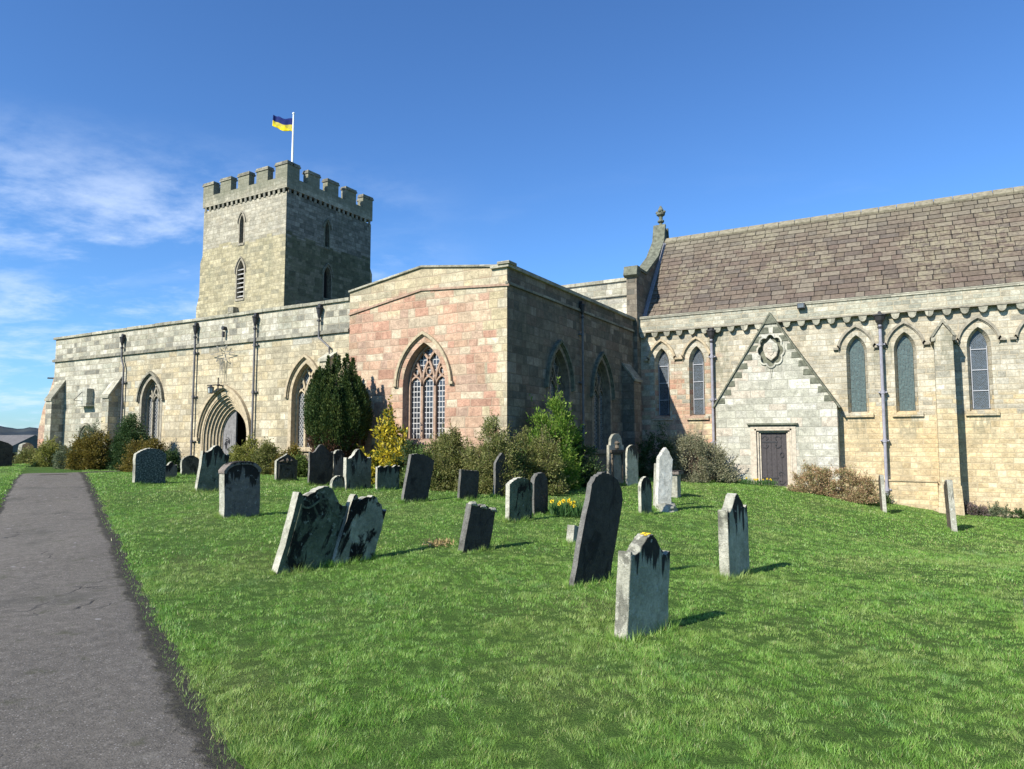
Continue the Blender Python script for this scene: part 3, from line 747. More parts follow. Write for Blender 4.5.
merlons((y0, y0 + .38, False), 'x'); merlons((y1 - .38, y1, False), 'x')
merlons((x0, x0 + .38, True), 'y'); merlons((x1 - .38, x1, True), 'y')
# corner merlons return along the sides
for cy in (y0 + .38, y1 - .38 - .52):
    for cx_ in (x0, x1 - .38):
        b.box(cx_, cx_ + .38, cy, cy + .52, ze_, 16.93); caps((cx_, cx_ + .38, cy + (.02 if cy < 30 else 0), cy + (.52 if cy < 30 else .50)), 16.94)
b.build('parapet', M_tower, church)
n = 18
for k in range(n):
    s = TX0 + (TX1 - TX0) * (k + .5) / n
    MB().prism(WW(s - .085), [(y0 + .01, 15.62), (y0 + .01, 15.52), (TY0 - .04, 15.36), (TY0 + .01, 15.36), (TY0 + .01, 15.62)], 0, .17).build('corbel', M_dark, church)
    s = TY0 + (TY1 - TY0) * (k + .5) / n
    MB().prism(SW(s - .085), [(x1 - .01, 15.62), (x1 - .01, 15.52), (TX1 + .04, 15.36), (TX1 - .01, 15.36), (TX1 - .01, 15.62)], 0, .17).build('corbel', M_dark, church)
b = MB(); b.add([(x0, y0, 15.75), (x1, y0, 15.75), (x1, y1, 15.75), (x0, y1, 15.75)], [(0, 1, 2, 3)]); b.build('tower_roof', M_leadroof, church)
# stub of masonry low on the south face of the tower
b = MB(); b.box(-33.75, -33.3, 26.05, 26.4, 8.9, 9.25); b.box(-33.95, -33.7, 26.2, 26.4, 8.4, 9.0); b.build('masonry_stub', M_dark, church)

# --- chancel
CS = SW(26.4)
CX = [-8.50, -7.14, -1.68, -.24, 1.80, 3.32, 6.2, 7.7]
holes = []
for i, c in enumerate(CX):
    gl = M_gl_lanc2 if i in (2, 3) else M_gl_lanc
    holes.append(window(CS, c, 2.58, 4.66, .30 if i < 2 else .325, .60, .26, gl, M_chan, 1, hood=(.12, .16, M_dress if i < 2 else M_dressgrey), splay=.10, leadbars=0 if i in (2, 3) else 3, surround=.20))
cw = MB(); outer = [(-9.5, -1.8), (12, -1.8), (12, 5.92), (-9.5, 5.92)]
cw.face(CS, outer, holes, 0)
cw.box(11.4, 12, 26.4, 33.4, -1.8, 6.4); cw.box(-9.5, 12, 32.9, 33.4, -1.8, 6.4)
cw.build('chancel_wall', M_chan, church)
b = MB(); b.mbox(CS, -9.5, 12, 5.92, 6.42, -.20, .35); b.build('parapet', M_chan, church)
b = MB(); b.mbox(CS, -9.45, 12, 6.42, 6.53, -.24, .40); b.build('coping', M_cope, church, bevel=.02)
b = MB(); s = -9.2
while s < 11.9:
    poly = [(s - .155, 5.92), (s - .115, 5.83), (s - .105, 5.76), (s - .06, 5.70), (s, 5.68), (s + .06, 5.70), (s + .105, 5.76), (s + .115, 5.83), (s + .155, 5.92)]
    MB().prism(CS, poly, -.19, .0).build('corbel', M_cope, church); s += .485
b.mbox(CS, -9.5, 12, 5.885, 5.935, -.215, .0)
b.build('string_course', M_dressgrey, church)
b = MB()
b.mbox(CS, -2.28, .5, -1.5, .34, -.14, 0); b.mbox(CS, -2.28, .5, .34, .39, -.18, 0)
b.mbox(CS, -2.28, .5, -1.5, -.12, -.24, 0)
b.build('plinth', M_chan, church)
b = MB()
b.mbox(CS, 1.1, 11.5, -1.5, -.45, -.10, 0); b.build('footing', M_chan, church)
# gabled buttress between the right-hand windows
b = MB()
pj = .80
b.prism(CS, [(.55, -1.5), (1.10, -1.5), (1.08, 4.95), (.83, 5.32), (.58, 4.95)], -pj, 0)
b.add([CS(.42, -1.5, -pj - .10), CS(1.2, -1.5, -pj - .10), CS(1.12, .28, -pj - .003), CS(.52, .28, -pj - .003), CS(.42, -1.5, 0), CS(.52, .28, 0)], [(0, 1, 2, 3), (0, 3, 5, 4)])
bo = b.build('buttress', M_chan, church)
c = MB(); c.ribbon(CS, [(.53, 4.88), (.83, 5.36), (1.13, 4.88)], 0, .07, -pj - .05, 0); c.mbox(CS, .50, .60, 4.78, 4.90, -pj - .05, 0); c.mbox(CS, 1.06, 1.16, 4.78, 4.90, -pj - .05, 0)
c.build('gablet', M_dark, bo)
downpipe(CS, -6.53, 5.75, -.1, off=.16, r=.05, hopper=.19, mat=M_pipelight)
downpipe(CS, -.93, 5.82, -.35, off=.22, r=.05, hopper=.21, mat=M_pipelight)

# gabled projection with the low square door
k = 25.9 / 26.4
GP = SW(25.9)
def gp(u, z): return (u * k, EYE + (z - EYE) * k)
gpoly = [gp(-6.47, -1.5), gp(-6.47, 2.95), gp(-4.45, 6.20), gp(-2.35, 2.86), gp(-2.35, -1.5)][::-1]
q0 = gp(-4.46, 4.90)
quat = []
for i in range(72):
    t_ = i / 72 * 2 * math.pi
    r = .345 + .085 * abs(math.cos(4 * t_)) ** .8
    quat.append((q0[0] + r * 1.0 * math.cos(t_), q0[1] + r * 1.32 * math.sin(t_)))
dz0, dz1, dx0, dx1 = -.35, 1.98, -4.84, -3.93
dhole = [(dx0 - .16, dz0), (dx1 + .16, dz0), (dx1 + .16, dz1 + .10), (dx0 - .16, dz1 + .10)]
b = MB(); b.face(GP, gpoly, [quat, dhole], 0); b.side(GP, gpoly, 0, .5); b.side(GP, quat, 0, .14)
gable = b.build('gable_front', M_pale, church)
b = MB()
b.ribbon(GP, [gp(-6.54, 2.86), gp(-6.47, 2.97), gp(-4.45, 6.21), gp(-2.35, 2.89), gp(-2.28, 2.78)], 0, .05, -.07, .5)
tri = [gp(-4.66, 5.88), gp(-4.24, 5.88), gp(-4.45, 6.24)]
b.prism(GP, tri, -.05, .02)
b.build('gable_coping', M_mossshade, gable)
b = MB()                                               # weathered kneeler stones stepping up under the coping
for sd_ in (-1, 1):
    for i in range(10):
        f = (i + .35) / 10.4
        ex = (-6.47 if sd_ < 0 else -2.35); u = ex + (-4.45 - ex) * f; z = 2.93 + (6.20 - 2.93) * f
        w = random.uniform(.27, .38)
        dz_ = .20; P_ = [gp(u - sd_ * .01, z - .02), gp(u - sd_ * w, z - .02), gp(u - sd_ * (w - .02), z + dz_), gp(u - sd_ * .135, z + dz_)]
        if sd_ > 0: P_ = P_[::-1]
        MB().prism(GP, P_, -.022, .02).build('kneeler_stone', M_mossshade, gable, bevel=.02)
b = MB(); b.face(GP, quat, (), .135); b.build('recess_back', M_mossshade, gable)  # shadow inside the recess is painted as a dark back
b = MB(); b.ribbon(GP, quat, -.055, .0, -.05, .02, closed=True)
b.ribbon(GP, [(q0[0] - .05, q0[1] - .66), (q0[0], q0[1] - .98), (q0[0] + .05, q0[1] - .66)], -.0, .03, -.03, .02)
b.build('carved_surround', M_pale, gable)
b = MB(); sh = [(-.20, .22), (-.23, .05), (-.17, -.18), (0, -.34), (.17, -.18), (.23, .05), (.20, .22), (.10, .30), (0, .42), (-.10, .30)]
b.prism(GP, [(q0[0] + x_ * 1.12, q0[1] + z_ * 1.05) for x_, z_ in sh], .0, .13); b.prism(GP, [(q0[0] + x_ * .55, q0[1] + z_ * .55) for x_, z_ in sh], -.02, .02)
b.mbox(GP, q0[0] - .10, q0[0] + .10, q0[1] - .08, q0[1] - .05, -.035, 0); b.mbox(GP, q0[0] - .10, q0[0] + .10, q0[1] + .03, q0[1] + .06, -.035, 0)
b.build('carved_shield', M_pale, gable, bevel=.015)
b = MB()
b.side(GP, dhole[::-1], 0, .22)
for i, (o_, d_) in enumerate(((.16, -.03), (.09, .04), (.03, .11))):
    b.mbox(GP, dx0 - o_, dx0 - o_ + .055, dz0, dz1 + o_ * .6, d_, .22); b.mbox(GP, dx1 + o_ - .055, dx1 + o_, dz0, dz1 + o_ * .6, d_, .22)
    b.mbox(GP, dx0 - o_, dx1 + o_, dz1 + o_ * .6 - .055, dz1 + o_ * .6, d_, .22)
b.mbox(GP, dx0 - .3, dx0 - .163, dz0, dz1 + .10, -.015, .05); b.mbox(GP, dx1 + .163, dx1 + .3, dz0, dz1 + .10, -.015, .05)
b.mbox(GP, dx0 - .3, dx1 + .3, dz1 + .103, dz1 + .2, -.02, .05)
b.mbox(GP, dx0 - .2, dx1 + .2, dz0, .06, -.28, .3)
df = b.build('door_frame', plain('pale_jamb_stone', (.44, .385, .30), .9, nz=.25, sc=9), gable)
b = MB(); b.mbox(GP, -5.24, -3.55, 2.215, 2.275, -.11, .02); b.mbox(GP, -5.20, -3.58, 2.185, 2.215, -.06, .02); b.build('drip_moulding', M_mossshade, gable)
b = MB(); nb = 5
for i in range(nb):
    w = (dx1 - dx0 - .06) / nb; u = dx0 + .03 + i * w; b.mbox(GP, u + .004, u + w - .004, .06, dz1 - .02, .16 + .004 * (i % 2), .20)
dleaf = b.build('door', plain('dark_painted_oak_door', (.052, .046, .047), .7, nz=.25, sc=14), gable)
b = MB()
def scroll(cx_, cz_, r, s, fl):
    pts = [(cx_ + s * r * (.15 + .85 * (1 - i / 11)) * math.cos(fl * (i * .42)), cz_ + r * (.15 + .85 * (1 - i / 11)) * math.sin(fl * (i * .42)) * 1.0) for i in range(12)]
    b.ribbon(GP, pts, -.016, .016, .140, .158)
cxd = (dx0 + dx1) / 2
for zc, dn in ((1.62, 1), (.36, 0)):
    b.mbox(GP, dx0 + .05, cxd + .12, zc - .028, zc + .028, .142, .16)
    if dn:
        for s_ in (-1, 1):
            scroll(cxd - .08 + s_ * .18, zc + .11, .13, s_, 1); scroll(cxd - .08 + s_ * .18, zc - .11, .13, s_, -1)
    else: scroll(cxd + .20, zc + .12, .13, 1, 1); scroll(cxd + .20, zc - .12, .13, 1, -1)
b.ribbon(GP, [(dx1 - .20 + .06 * math.cos(q), 1.17 + .09 * math.sin(q)) for q in [i * math.pi / 5 for i in range(10)]], -.012, .012, .13, .158, closed=True)
for i in range(7):
    for j in range(9): b.mbox(GP, dx0 + .09 + i * .12, dx0 + .105 + i * .12, .25 + j * .19, .265 + j * .19, .150, .165)
b.build('ironwork', M_leaddark, dleaf)

# chancel roof: courses of stone slates, each course a tilted strip with slates of its own
def slate_mat():
    m, t = new_mat('stone_slates'); o = t.node('ShaderNodeTexCoord').outputs['Object']
    px, py, pz = t.xyz(o)
    row = t.m('FLOOR', t.m('ADD', t.m('DIVIDE', t.m('SUBTRACT', pz, 6.44), .2), .02))
    rr = t.node('ShaderNodeTexWhiteNoise', {'W': row}, noise_dimensions='1D').outputs[0]
    wid = t.m('ADD', .34, t.m('MULTIPLY', rr, .16))
    hr = t.m('ADD', t.m('DIVIDE', px, wid), t.m('MULTIPLY', rr, 31.0))
    hr = t.m('ADD', hr, t.m('MULTIPLY', t.m('SINE', t.m('MULTIPLY', hr, 2.3)), .2))
    colm = t.m('FLOOR', hr); fx = t.m('FRACT', hr)
    wn = t.node('ShaderNodeTexWhiteNoise', {'Vector': t.vec(row, colm, 0)}, noise_dimensions='2D'); c3 = t.xyz(wn.outputs[1])
    c = t.ramp(wn.outputs[0], [(0, (.112, .088, .066)), (.15, (.132, .103, .078)), (.3, (.100, .080, .064)), (.42, (.142, .116, .088)), (.55, (.120, .092, .072)), (.68, (.150, .126, .096)), (.78, (.106, .088, .072)), (.88, (.165, .140, .105))], 'CONSTANT')
    n = t.noise(o, 9, 6, .7); vf = t.rng(n, .25, .75, .62, 1.4, False); c = t.mix(1.0, c, t.vec(vf, vf, vf), 'MULTIPLY')
    big = t.noise(t.scale(o, 1, 1, .6), .45, 5, .65)
    lich = t.m('MULTIPLY', t.rng(big, .48, .62), t.rng(t.noise(o, 4.5, 6, .75), .42, .60))
    c = t.mix(t.m('MULTIPLY', lich, .6), c, (.24, .215, .14))
    up = t.m('MULTIPLY', t.rng(t.m('ADD', pz, t.m('MULTIPLY', t.m('SUBTRACT', n, .5), 2.0)), 9.0, 10.4), .35)
    c = t.mix(up, c, (.20, .19, .13))
    e = t.m('MULTIPLY', t.m('MINIMUM', fx, t.m('SUBTRACT', 1.0, fx)), wid)
    gap = t.rng(t.m('SUBTRACT', e, t.m('MULTIPLY', n, .008)), .010, .002)
    c = t.mix(t.m('MULTIPLY', gap, .85), c, (.02, .018, .016))
    hgt = t.m('SUBTRACT', t.m('ADD', t.m('MULTIPLY', c3[2], .8), t.m('MULTIPLY', n, .5)), t.m('MULTIPLY', gap, .8))
    finish(t, c, .85, hgt, .8, .03, spec=.2); return m
M_slate = slate_mat()
b = MB(); zr0, zr1, yr0, yr1 = 6.44, 10.44, 26.62, 29.62; nr = 20
slope = (yr1 - yr0) / (zr1 - zr0)
rs = random.Random(4)
for r_ in range(nr):
    za, zb2 = zr0 + .2 * r_, zr0 + .2 * (r_ + 1)
    ya, yb = yr0 + slope * (za - zr0), yr0 + slope * (zb2 - zr0)
    x_ = -9.32 + rs.uniform(0, .0); th = .05
    xs_ = [x_]
    while x_ < 12: x_ += rs.uniform(.34, .6); xs_.append(min(x_, 12.0))
    for xa, xb in zip(xs_[:-1], xs_[1:]):              # slates overlap the course below, each lifted a little differently
        j = rs.uniform(-.006, .010); nrm = (-(.8), .6)
        b.add([(xa, ya - .05 - j, za + .004), (xb, ya - .05 - j * .3, za + .004), (xb, ya - .0, za - .025), (xa, ya - .0, za - .025), (xa, yb + .01, zb2 + .03), (xb, yb + .01, zb2 + .03)],
              [(0, 1, 5, 4), (3, 2, 1, 0), (1, 2, 5), (0, 4, 3)])
b.add([(-9.32, 29.62, 10.42), (12, 29.62, 10.42), (12, 33.2, 6.0), (-9.32, 33.2, 6.0)], [(0, 1, 2, 3)])
b.build('chancel_roof', M_slate, church)
b = MB(); x_ = -9.32
while x_ < 12:
    b.prism(WW(x_), [(29.42, 10.34), (29.62, 10.56), (29.82, 10.34), (29.80, 10.28), (29.62, 10.48), (29.44, 10.28)], 0, .58); x_ += .6
b.build('ridge_tiles', plain('ridge_stone', (.20, .18, .125), .9, nz=.35, sc=8), church)

# gable wall standing above the chancel roof on the nave side, with finial
GE = EW(-9.34)
ga = [(26.0, 3.0), (33.4, 3.0), (33.4, 8.35), (32.4, 8.4), (31.0, 9.4), (30.1, 10.2), (29.95, 11.1), (29.75, 11.15), (29.5, 10.35), (28.65, 9.45), (27.1, 8.42), (26.0, 8.42)]
b = MB(); b.prism(GE, ga, 0, .42)
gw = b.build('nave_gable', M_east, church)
b = MB(); b.ribbon(GE, [(33.45, 8.35), (32.4, 8.4), (31.0, 9.4), (30.15, 10.2), (29.98, 11.12)], -.11, .0, -.06, .48)
b.ribbon(GE, [(25.92, 8.42), (27.1, 8.42), (28.65, 9.45), (29.52, 10.38), (29.74, 11.2)], 0, .11, -.06, .48)
b.prism(GE, [(25.82, 8.18), (25.92, 8.55), (26.25, 8.55), (26.3, 8.3), (26.0, 8.1)], -.07, .49)
b.build('gable_coping', M_mossshade, gw)
b = MB(); b.lathe((-9.55, 29.86, 10.95), [(0, .16), (.18, .15), (.22, .09), (.40, .07), (.46, .15), (.52, .15), (.56, .08), (.70, .09), (.78, .19), (.86, .20), (.92, .10), (1.0, .13), (1.08, .09), (1.2, .03)], 10)
for q in range(4): b.lathe((-9.55 + .17 * math.cos(q * 1.57), 29.86 + .17 * math.sin(q * 1.57), 11.80), [(0, .03), (.05, .07), (.12, .03)], 8)
b.build('finial', M_mossshade, gw)
b = MB(); b.add([(-9.336, 26.6, 6.46), (-9.336, 29.6, 10.46), (-9.336, 29.6, 10.60), (-9.336, 26.6, 6.60), (-9.20, 26.6, 6.50), (-9.20, 29.6, 10.50)], [(0, 1, 2, 3), (0, 4, 5, 1), (3, 2, 5, 4)])
b.tube([(-9.25, 26.55, 6.62), (-9.25, 29.3, 10.28)], .02, 6); b.build('lead_flashing', plain('grey_lead', (.20, .20, .22), .7), church)

# ------------------------------------------------------------------ things fixed to the church
lt = empty('wall_lantern', (-21.3, 16.0, 3.4), 'small glass lantern on an iron bracket above the pointed church doorway', 'lantern')
b = MB(); b.tube([(-20.98, 16.2, 3.58), (-20.98, 15.85, 3.58)], .025, 6); b.tube([(-20.9, 15.9, 3.6), (-21.55, 15.9, 3.6)], .02, 6); b.tube([(-20.98, 15.9, 3.4), (-20.98, 15.9, 3.85)], .022, 6); b.build('bracket', M_leaddark, lt)
b = MB()
lx, ly, lz = -21.36, 15.9, 3.30
b.lathe((lx, ly, lz), [(0, .04), (.02, .09), (.03, .09)], 6); b.lathe((lx, ly, lz + .20), [(0, .12), (.03, .11), (.07, .04), (.12, .02)], 6)
for q in range(6):
    b.tube([(lx + .085 * math.cos(q * 1.047), ly + .085 * math.sin(q * 1.047), lz + .02), (lx + .105 * math.cos(q * 1.047), ly + .105 * math.sin(q * 1.047), lz + .21)], .01, 4)
b.build('lantern_frame', M_leaddark, lt)
b = MB(); b.lathe((lx, ly, lz), [(.03, .08), (.20, .098)], 6); b.build('lantern_glass', plain('frosted_lantern_glass', (.42, .45, .42), .3, nz=.05), lt)

st = MB(); sc_ = (-21.05, 16.06, 4.72)
def sp(u, z): return (sc_[0] + u, sc_[1], sc_[2] + z)
for k_ in range(8):
    a1_ = k_ * math.pi / 4; rr_ = .62 if k_ % 2 == 0 else .40
    for s_ in (-1, 1):
        st.tube([sp(rr_ * math.sin(a1_), rr_ * math.cos(a1_)), sp(.17 * math.sin(a1_ + s_ * math.pi / 8), .17 * math.cos(a1_ + s_ * math.pi / 8))], .011, 4, False)
for s_ in (-1, 1): st.tube([sp(s_ * .10, -.15), sp(s_ * .03, -1.15)], .011, 4, False)
st.tube([sp(0, .6), sp(0, 1.0)], .011, 4, False); st.tube([sp(0, 0), (sc_[0], 16.2, sc_[2])], .015, 4, False)
o = st.build('star_decoration', plain('wire_frame_metal', (.22, .21, .18), .5)); tag(o, 'wire frame star decoration with a trailing tail on the wall above the church doorway', 'wall decoration')

sdl = empty('sundial', (-29.4, 16.2, 3.1), 'projecting stone block sundial high on the grey west end of the church wall', 'sundial')
b = MB(); b.prism(NS, [(-29.78, 3.12), (-29.15, 3.12), (-29.12, 3.2), (-29.12, 3.78), (-29.45, 3.84), (-29.78, 3.74)], -.28, .0); b.mbox(NS, -29.82, -29.06, 3.06, 3.12, -.32, 0)
b.build('stone_block', M_pale, sdl)
b = MB(); b.tube([(-29.45, 15.92, 3.65), (-29.5, 15.62, 3.3)], .012, 5); b.tube([(-29.5, 15.62, 3.3), (-29.48, 15.92, 3.28)], .012, 5); b.build('gnomon', M_leaddark, sdl)

b = MB(); pole_x, pole_y = -30.05, 27.15
b.lathe((pole_x, pole_y, 15.75), [(0, .10), (1.45, .085), (1.46, .12), (1.56, .12), (1.57, .07), (4.45, .045), (4.47, .07), (4.53, .08), (4.58, .03)], 10)
o = b.build('flagpole', M_white); tag(o, 'thin white flagpole standing at the near corner of the battlemented tower', 'flagpole')
# flag, blown to the left of the pole
V = []; Fq = []; mi = []; nu, nv = 26, 12; fl, fh = 1.22, .78
dirv = Vector((-.90, -.43, 0)).normalized(); perp = Vector((dirv.y, -dirv.x, 0))
for i in range(nu + 1):
    for j in range(nv + 1):
        u = i / nu; v = j / nv
        wv = math.sin(u * 9 + v * 1.5) * .10 * u + math.sin(u * 17 - v * 3) * .035 * u
        p = Vector((pole_x, pole_y, 19.98)) + dirv * (fl * u * .95 + .05) + perp * wv + Vector((0, 0, -fh * v * (1 - .12 * u) + u * .30 - .12 * math.sin(u * 3.1) + .03 * math.sin(u * 11)))
        V.append(p)
for i in range(nu):
    for j in range(nv):
        a_ = i * (nv + 1) + j; Fq.append((a_, a_ + 1, a_ + nv + 2, a_ + nv + 1)); mi.append(0 if j < nv / 2 else 1)
me = bpy.data.meshes.new('flag'); me.from_pydata([tuple(p) for p in V], [], Fq); me.polygons.foreach_set('material_index', mi)
def cloth(name, c, c2=None):
    m, t = new_mat(name); o_ = t.node('ShaderNodeTexCoord').outputs['Object']
    col = c
    if c2: col = t.mix(t.rng(t.noise(o_, 3.0, 4, .6), .5, .56), c, c2)
    p = finish(t, col, .8, spec=.1); return m
o = link('flag', me, [cloth('blue_cloth', (.012, .022, .11)), cloth('yellow_cloth', (.75, .58, .02), (.42, .36, .06))], smooth=True)
sol = o.modifiers.new('solid', 'SOLIDIFY'); sol.thickness = .008
tag(o, 'flag, dark blue above and yellow below, flying from the white tower pole', 'flag')

fl_ = empty('floodlight', (-3.33, 26.1, 6.4), 'small black floodlight perched on the parapet just right of the gable apex', 'floodlight')
b = MB(); b.box(-3.47, -3.22, 25.98, 26.16, 6.28, 6.46); b.build('housing', M_leaddark, fl_)
b = MB(); b.box(-3.44, -3.25, 25.965, 25.978, 6.30, 6.44); b.build('lens', plain('floodlight_lens', (.12, .14, .15), .2), fl_)
b = MB(); b.tube([(-3.35, 26.16, 6.40), (-3.35, 26.3, 6.55)], .02, 6); b.build('bracket', M_leaddark, fl_)
# ------------------------------------------------------------------ PART 2
# ------------------------------------------------------------------ gravestones
def stone_mat(name, base, alt, dark, dk=.5, dlev=.5, streak=.0, lich=None, rough=.93):
    """weathered stone: algae and lichen patches, black streaks running down from the top"""
    m, t = new_mat(name); o = t.node('ShaderNodeTexCoord').outputs['Object']
    rnd = t.node('ShaderNodeObjectInfo').outputs['Random']
    o = t.add(o, t.vec(t.m('MULTIPLY', rnd, 31), t.m('MULTIPLY', rnd, 17), 0))
    a = t.noise(o, 2.6, 6, .7); b = t.noise(o, 9, 7, .75); c = t.noise(o, 45, 5, .7); d = t.noise(t.scale(t.add(o, (5, 5, 5)), 1, 1, .55), 3.4, 6, .66, dist=.6)
    col = t.mix(t.rng(a, .38, .62), base, alt)
    vf = t.rng(b, .25, .75, .62, 1.38, False); col = t.mix(1.0, col, t.vec(vf, vf, vf), 'MULTIPLY')
    vf = t.rng(c, .25, .75, .75, 1.25, False); col = t.mix(1.0, col, t.vec(vf, vf, vf), 'MULTIPLY')
    col = t.mix(t.m('MULTIPLY', t.rng(d, dlev, dlev + .07), dk), col, dark)
    if streak:
        g_ = t.xyz(t.node('ShaderNodeTexCoord').outputs['Generated'])[2]
        sn = t.noise(t.scale(o, 1, 1, .12), 9, 4, .6)
        lim = t.m('ADD', g_, t.m('MULTIPLY', t.m('SUBTRACT', sn, .5), 1.2))
        col = t.mix(t.m('MULTIPLY', t.rng(lim, .74, .82), streak), col, dark)
    if lich:
        sp_ = t.noise(t.add(o, (2, 8, 4)), 13, 5, .7)
        col = t.mix(t.m('MULTIPLY', t.rng(sp_, .60, .66), .75), col, lich)
    finish(t, col, rough, t.m('ADD', t.m('ADD', b, t.m('MULTIPLY', c, .5)), t.m('MULTIPLY', a, .5)), 1.0, .03, spec=.12)
    return m
S_light = stone_mat('pale_lichened_stone', (.44, .42, .31), (.31, .305, .22), (.025, .024, .022), .95, .62, .95, (.48, .48, .42))
S_pale2 = stone_mat('pale_weathered_stone', (.38, .37, .30), (.28, .275, .215), (.07, .07, .055), .7, .58, .25, (.52, .52, .47))
S_dark = stone_mat('dark_slate_stone', (.062, .054, .044), (.078, .068, .055), (.016, .015, .014), .6, .55, 0, None)
S_green = stone_mat('mossy_green_stone', (.145, .165, .105), (.085, .10, .062), (.014, .014, .012), .96, .51, .25, (.25, .27, .21))
S_patch = stone_mat('black_patched_stone', (.34, .335, .245), (.22, .225, .16), (.012, .012, .011), 1.0, .48, 0, (.33, .34, .29))
S_greygreen = stone_mat('grey_green_stone', (.19, .20, .145), (.13, .14, .10), (.020, .020, .018), .9, .56, .95, (.30, .31, .27))
S_brown = stone_mat('brown_sandstone', (.17, .14, .105), (.12, .105, .08), (.03, .027, .023), .8, .55, .4, (.32, .29, .22))
S_warm = stone_mat('warm_grey_sandstone', (.20, .17, .145), (.15, .13, .11), (.016, .015, .014), .9, .62, .9, (.36, .33, .28))
def granite():
    m, t = new_mat('speckled_granite'); o = t.node('ShaderNodeTexCoord').outputs['Object']
    n = t.noise(o, 26, 4, .85); c = t.ramp(n, [(.42, (.012, .022, .020)), (.52, (.050, .070, .062)), (.62, (.26, .30, .27))])
    finish(t, c, .45, n, .25, .004, spec=.4); return m
S_gran = granite()

def top_shape(style, x):
    ax_ = abs(x)
    if style == 'ogee': return .5 * (1 + math.cos(math.pi * min(1, ax_ / .78))) * .92 + (.10 if ax_ > .86 else 0.0) + .08 * max(0, 1 - ax_ * 2)
    if style == 'round': return math.sqrt(max(0, 1 - x * x))
    if style == 'arc': return 1 - x * x
    if style == 'gothic': return 1 - ax_ ** 1.35
    if style == 'shoulder': return (.30 + .70 * math.sqrt(max(0, 1 - (x / .72) ** 2))) if ax_ < .72 else .0
    if style == 'softshoulder': return 1 - ax_ ** 3.2
    if style == 'pediment': return 1 - ax_
    if style == 'scroll': return .55 + .45 * math.cos(3 * math.pi * x) * (1 if ax_ < 1 else 0)
    if style == 'broken': return .55 * (1 - ax_ ** 2) + .28 * math.sin(5 * x + 1) + .14 * math.sin(13 * x) + .3
    if style == 'tripart': return max(math.sqrt(max(0, 1 - (x / .45) ** 2)), .55 * math.sqrt(max(0, 1 - ((ax_ - .72) / .28) ** 2)))
    return 0.0
S_white = stone_mat('white_marble', (.55, .54, .48), (.44, .43, .37), (.16, .16, .13), .5, .60, .0, (.6, .59, .52))
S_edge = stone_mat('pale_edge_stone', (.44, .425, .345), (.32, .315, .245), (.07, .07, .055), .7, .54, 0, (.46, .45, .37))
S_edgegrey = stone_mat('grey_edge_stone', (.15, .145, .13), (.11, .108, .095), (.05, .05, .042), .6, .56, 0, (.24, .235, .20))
EDGE = {'mossy_green_stone': S_edge, 'grey_green_stone': S_edge, 'speckled_granite': S_edge, 'black_patched_stone': S_edge, 'warm_grey_sandstone': S_pale2, 'brown_sandstone': S_pale2, 'dark_slate_stone': S_edgegrey, 'pale_lichened_stone': S_edge}  # edges paler than the faces: sunlight on them put into the colour
stones = []
def slab(name, w, h, th, style, k, mat, rs, parent=None, rough=.009, inset=True):
    """upright slab; local x = thickness (face looks +x), y = width, z up; bottom buried"""
    n = 26; pts = [(-w/2, -.25)]
    drop = k * w
    for i in range(n + 1):
        x = -1 + 2 * i / n
        pts.append((x * w / 2, h - drop + drop * min(1.0, top_shape(style, x))))
    pts.append((w/2, -.25))
    # roughen the long sides too
    side = lambda a, b, m_: [(a[0] + (b[0]-a[0]) * i / m_, a[1] + (b[1]-a[1]) * i / m_) for i in range(1, m_)]
    full = [pts[0]] + side(pts[0], pts[1], 7) + pts[1:-1] + side(pts[-2], pts[-1], 7) + [pts[-1]]
    full = [(p[0] + rs.uniform(-rough, rough), p[1] + (rs.uniform(-rough, rough) if p[1] > 0 else 0)) for p in full]
    M = lambda u, z, d: (-d, u, z)
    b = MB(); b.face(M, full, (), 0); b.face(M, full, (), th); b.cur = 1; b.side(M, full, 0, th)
    return b.build(name, [mat, EDGE.get(mat.name, mat)], parent, bevel=min(.018, th * .16))

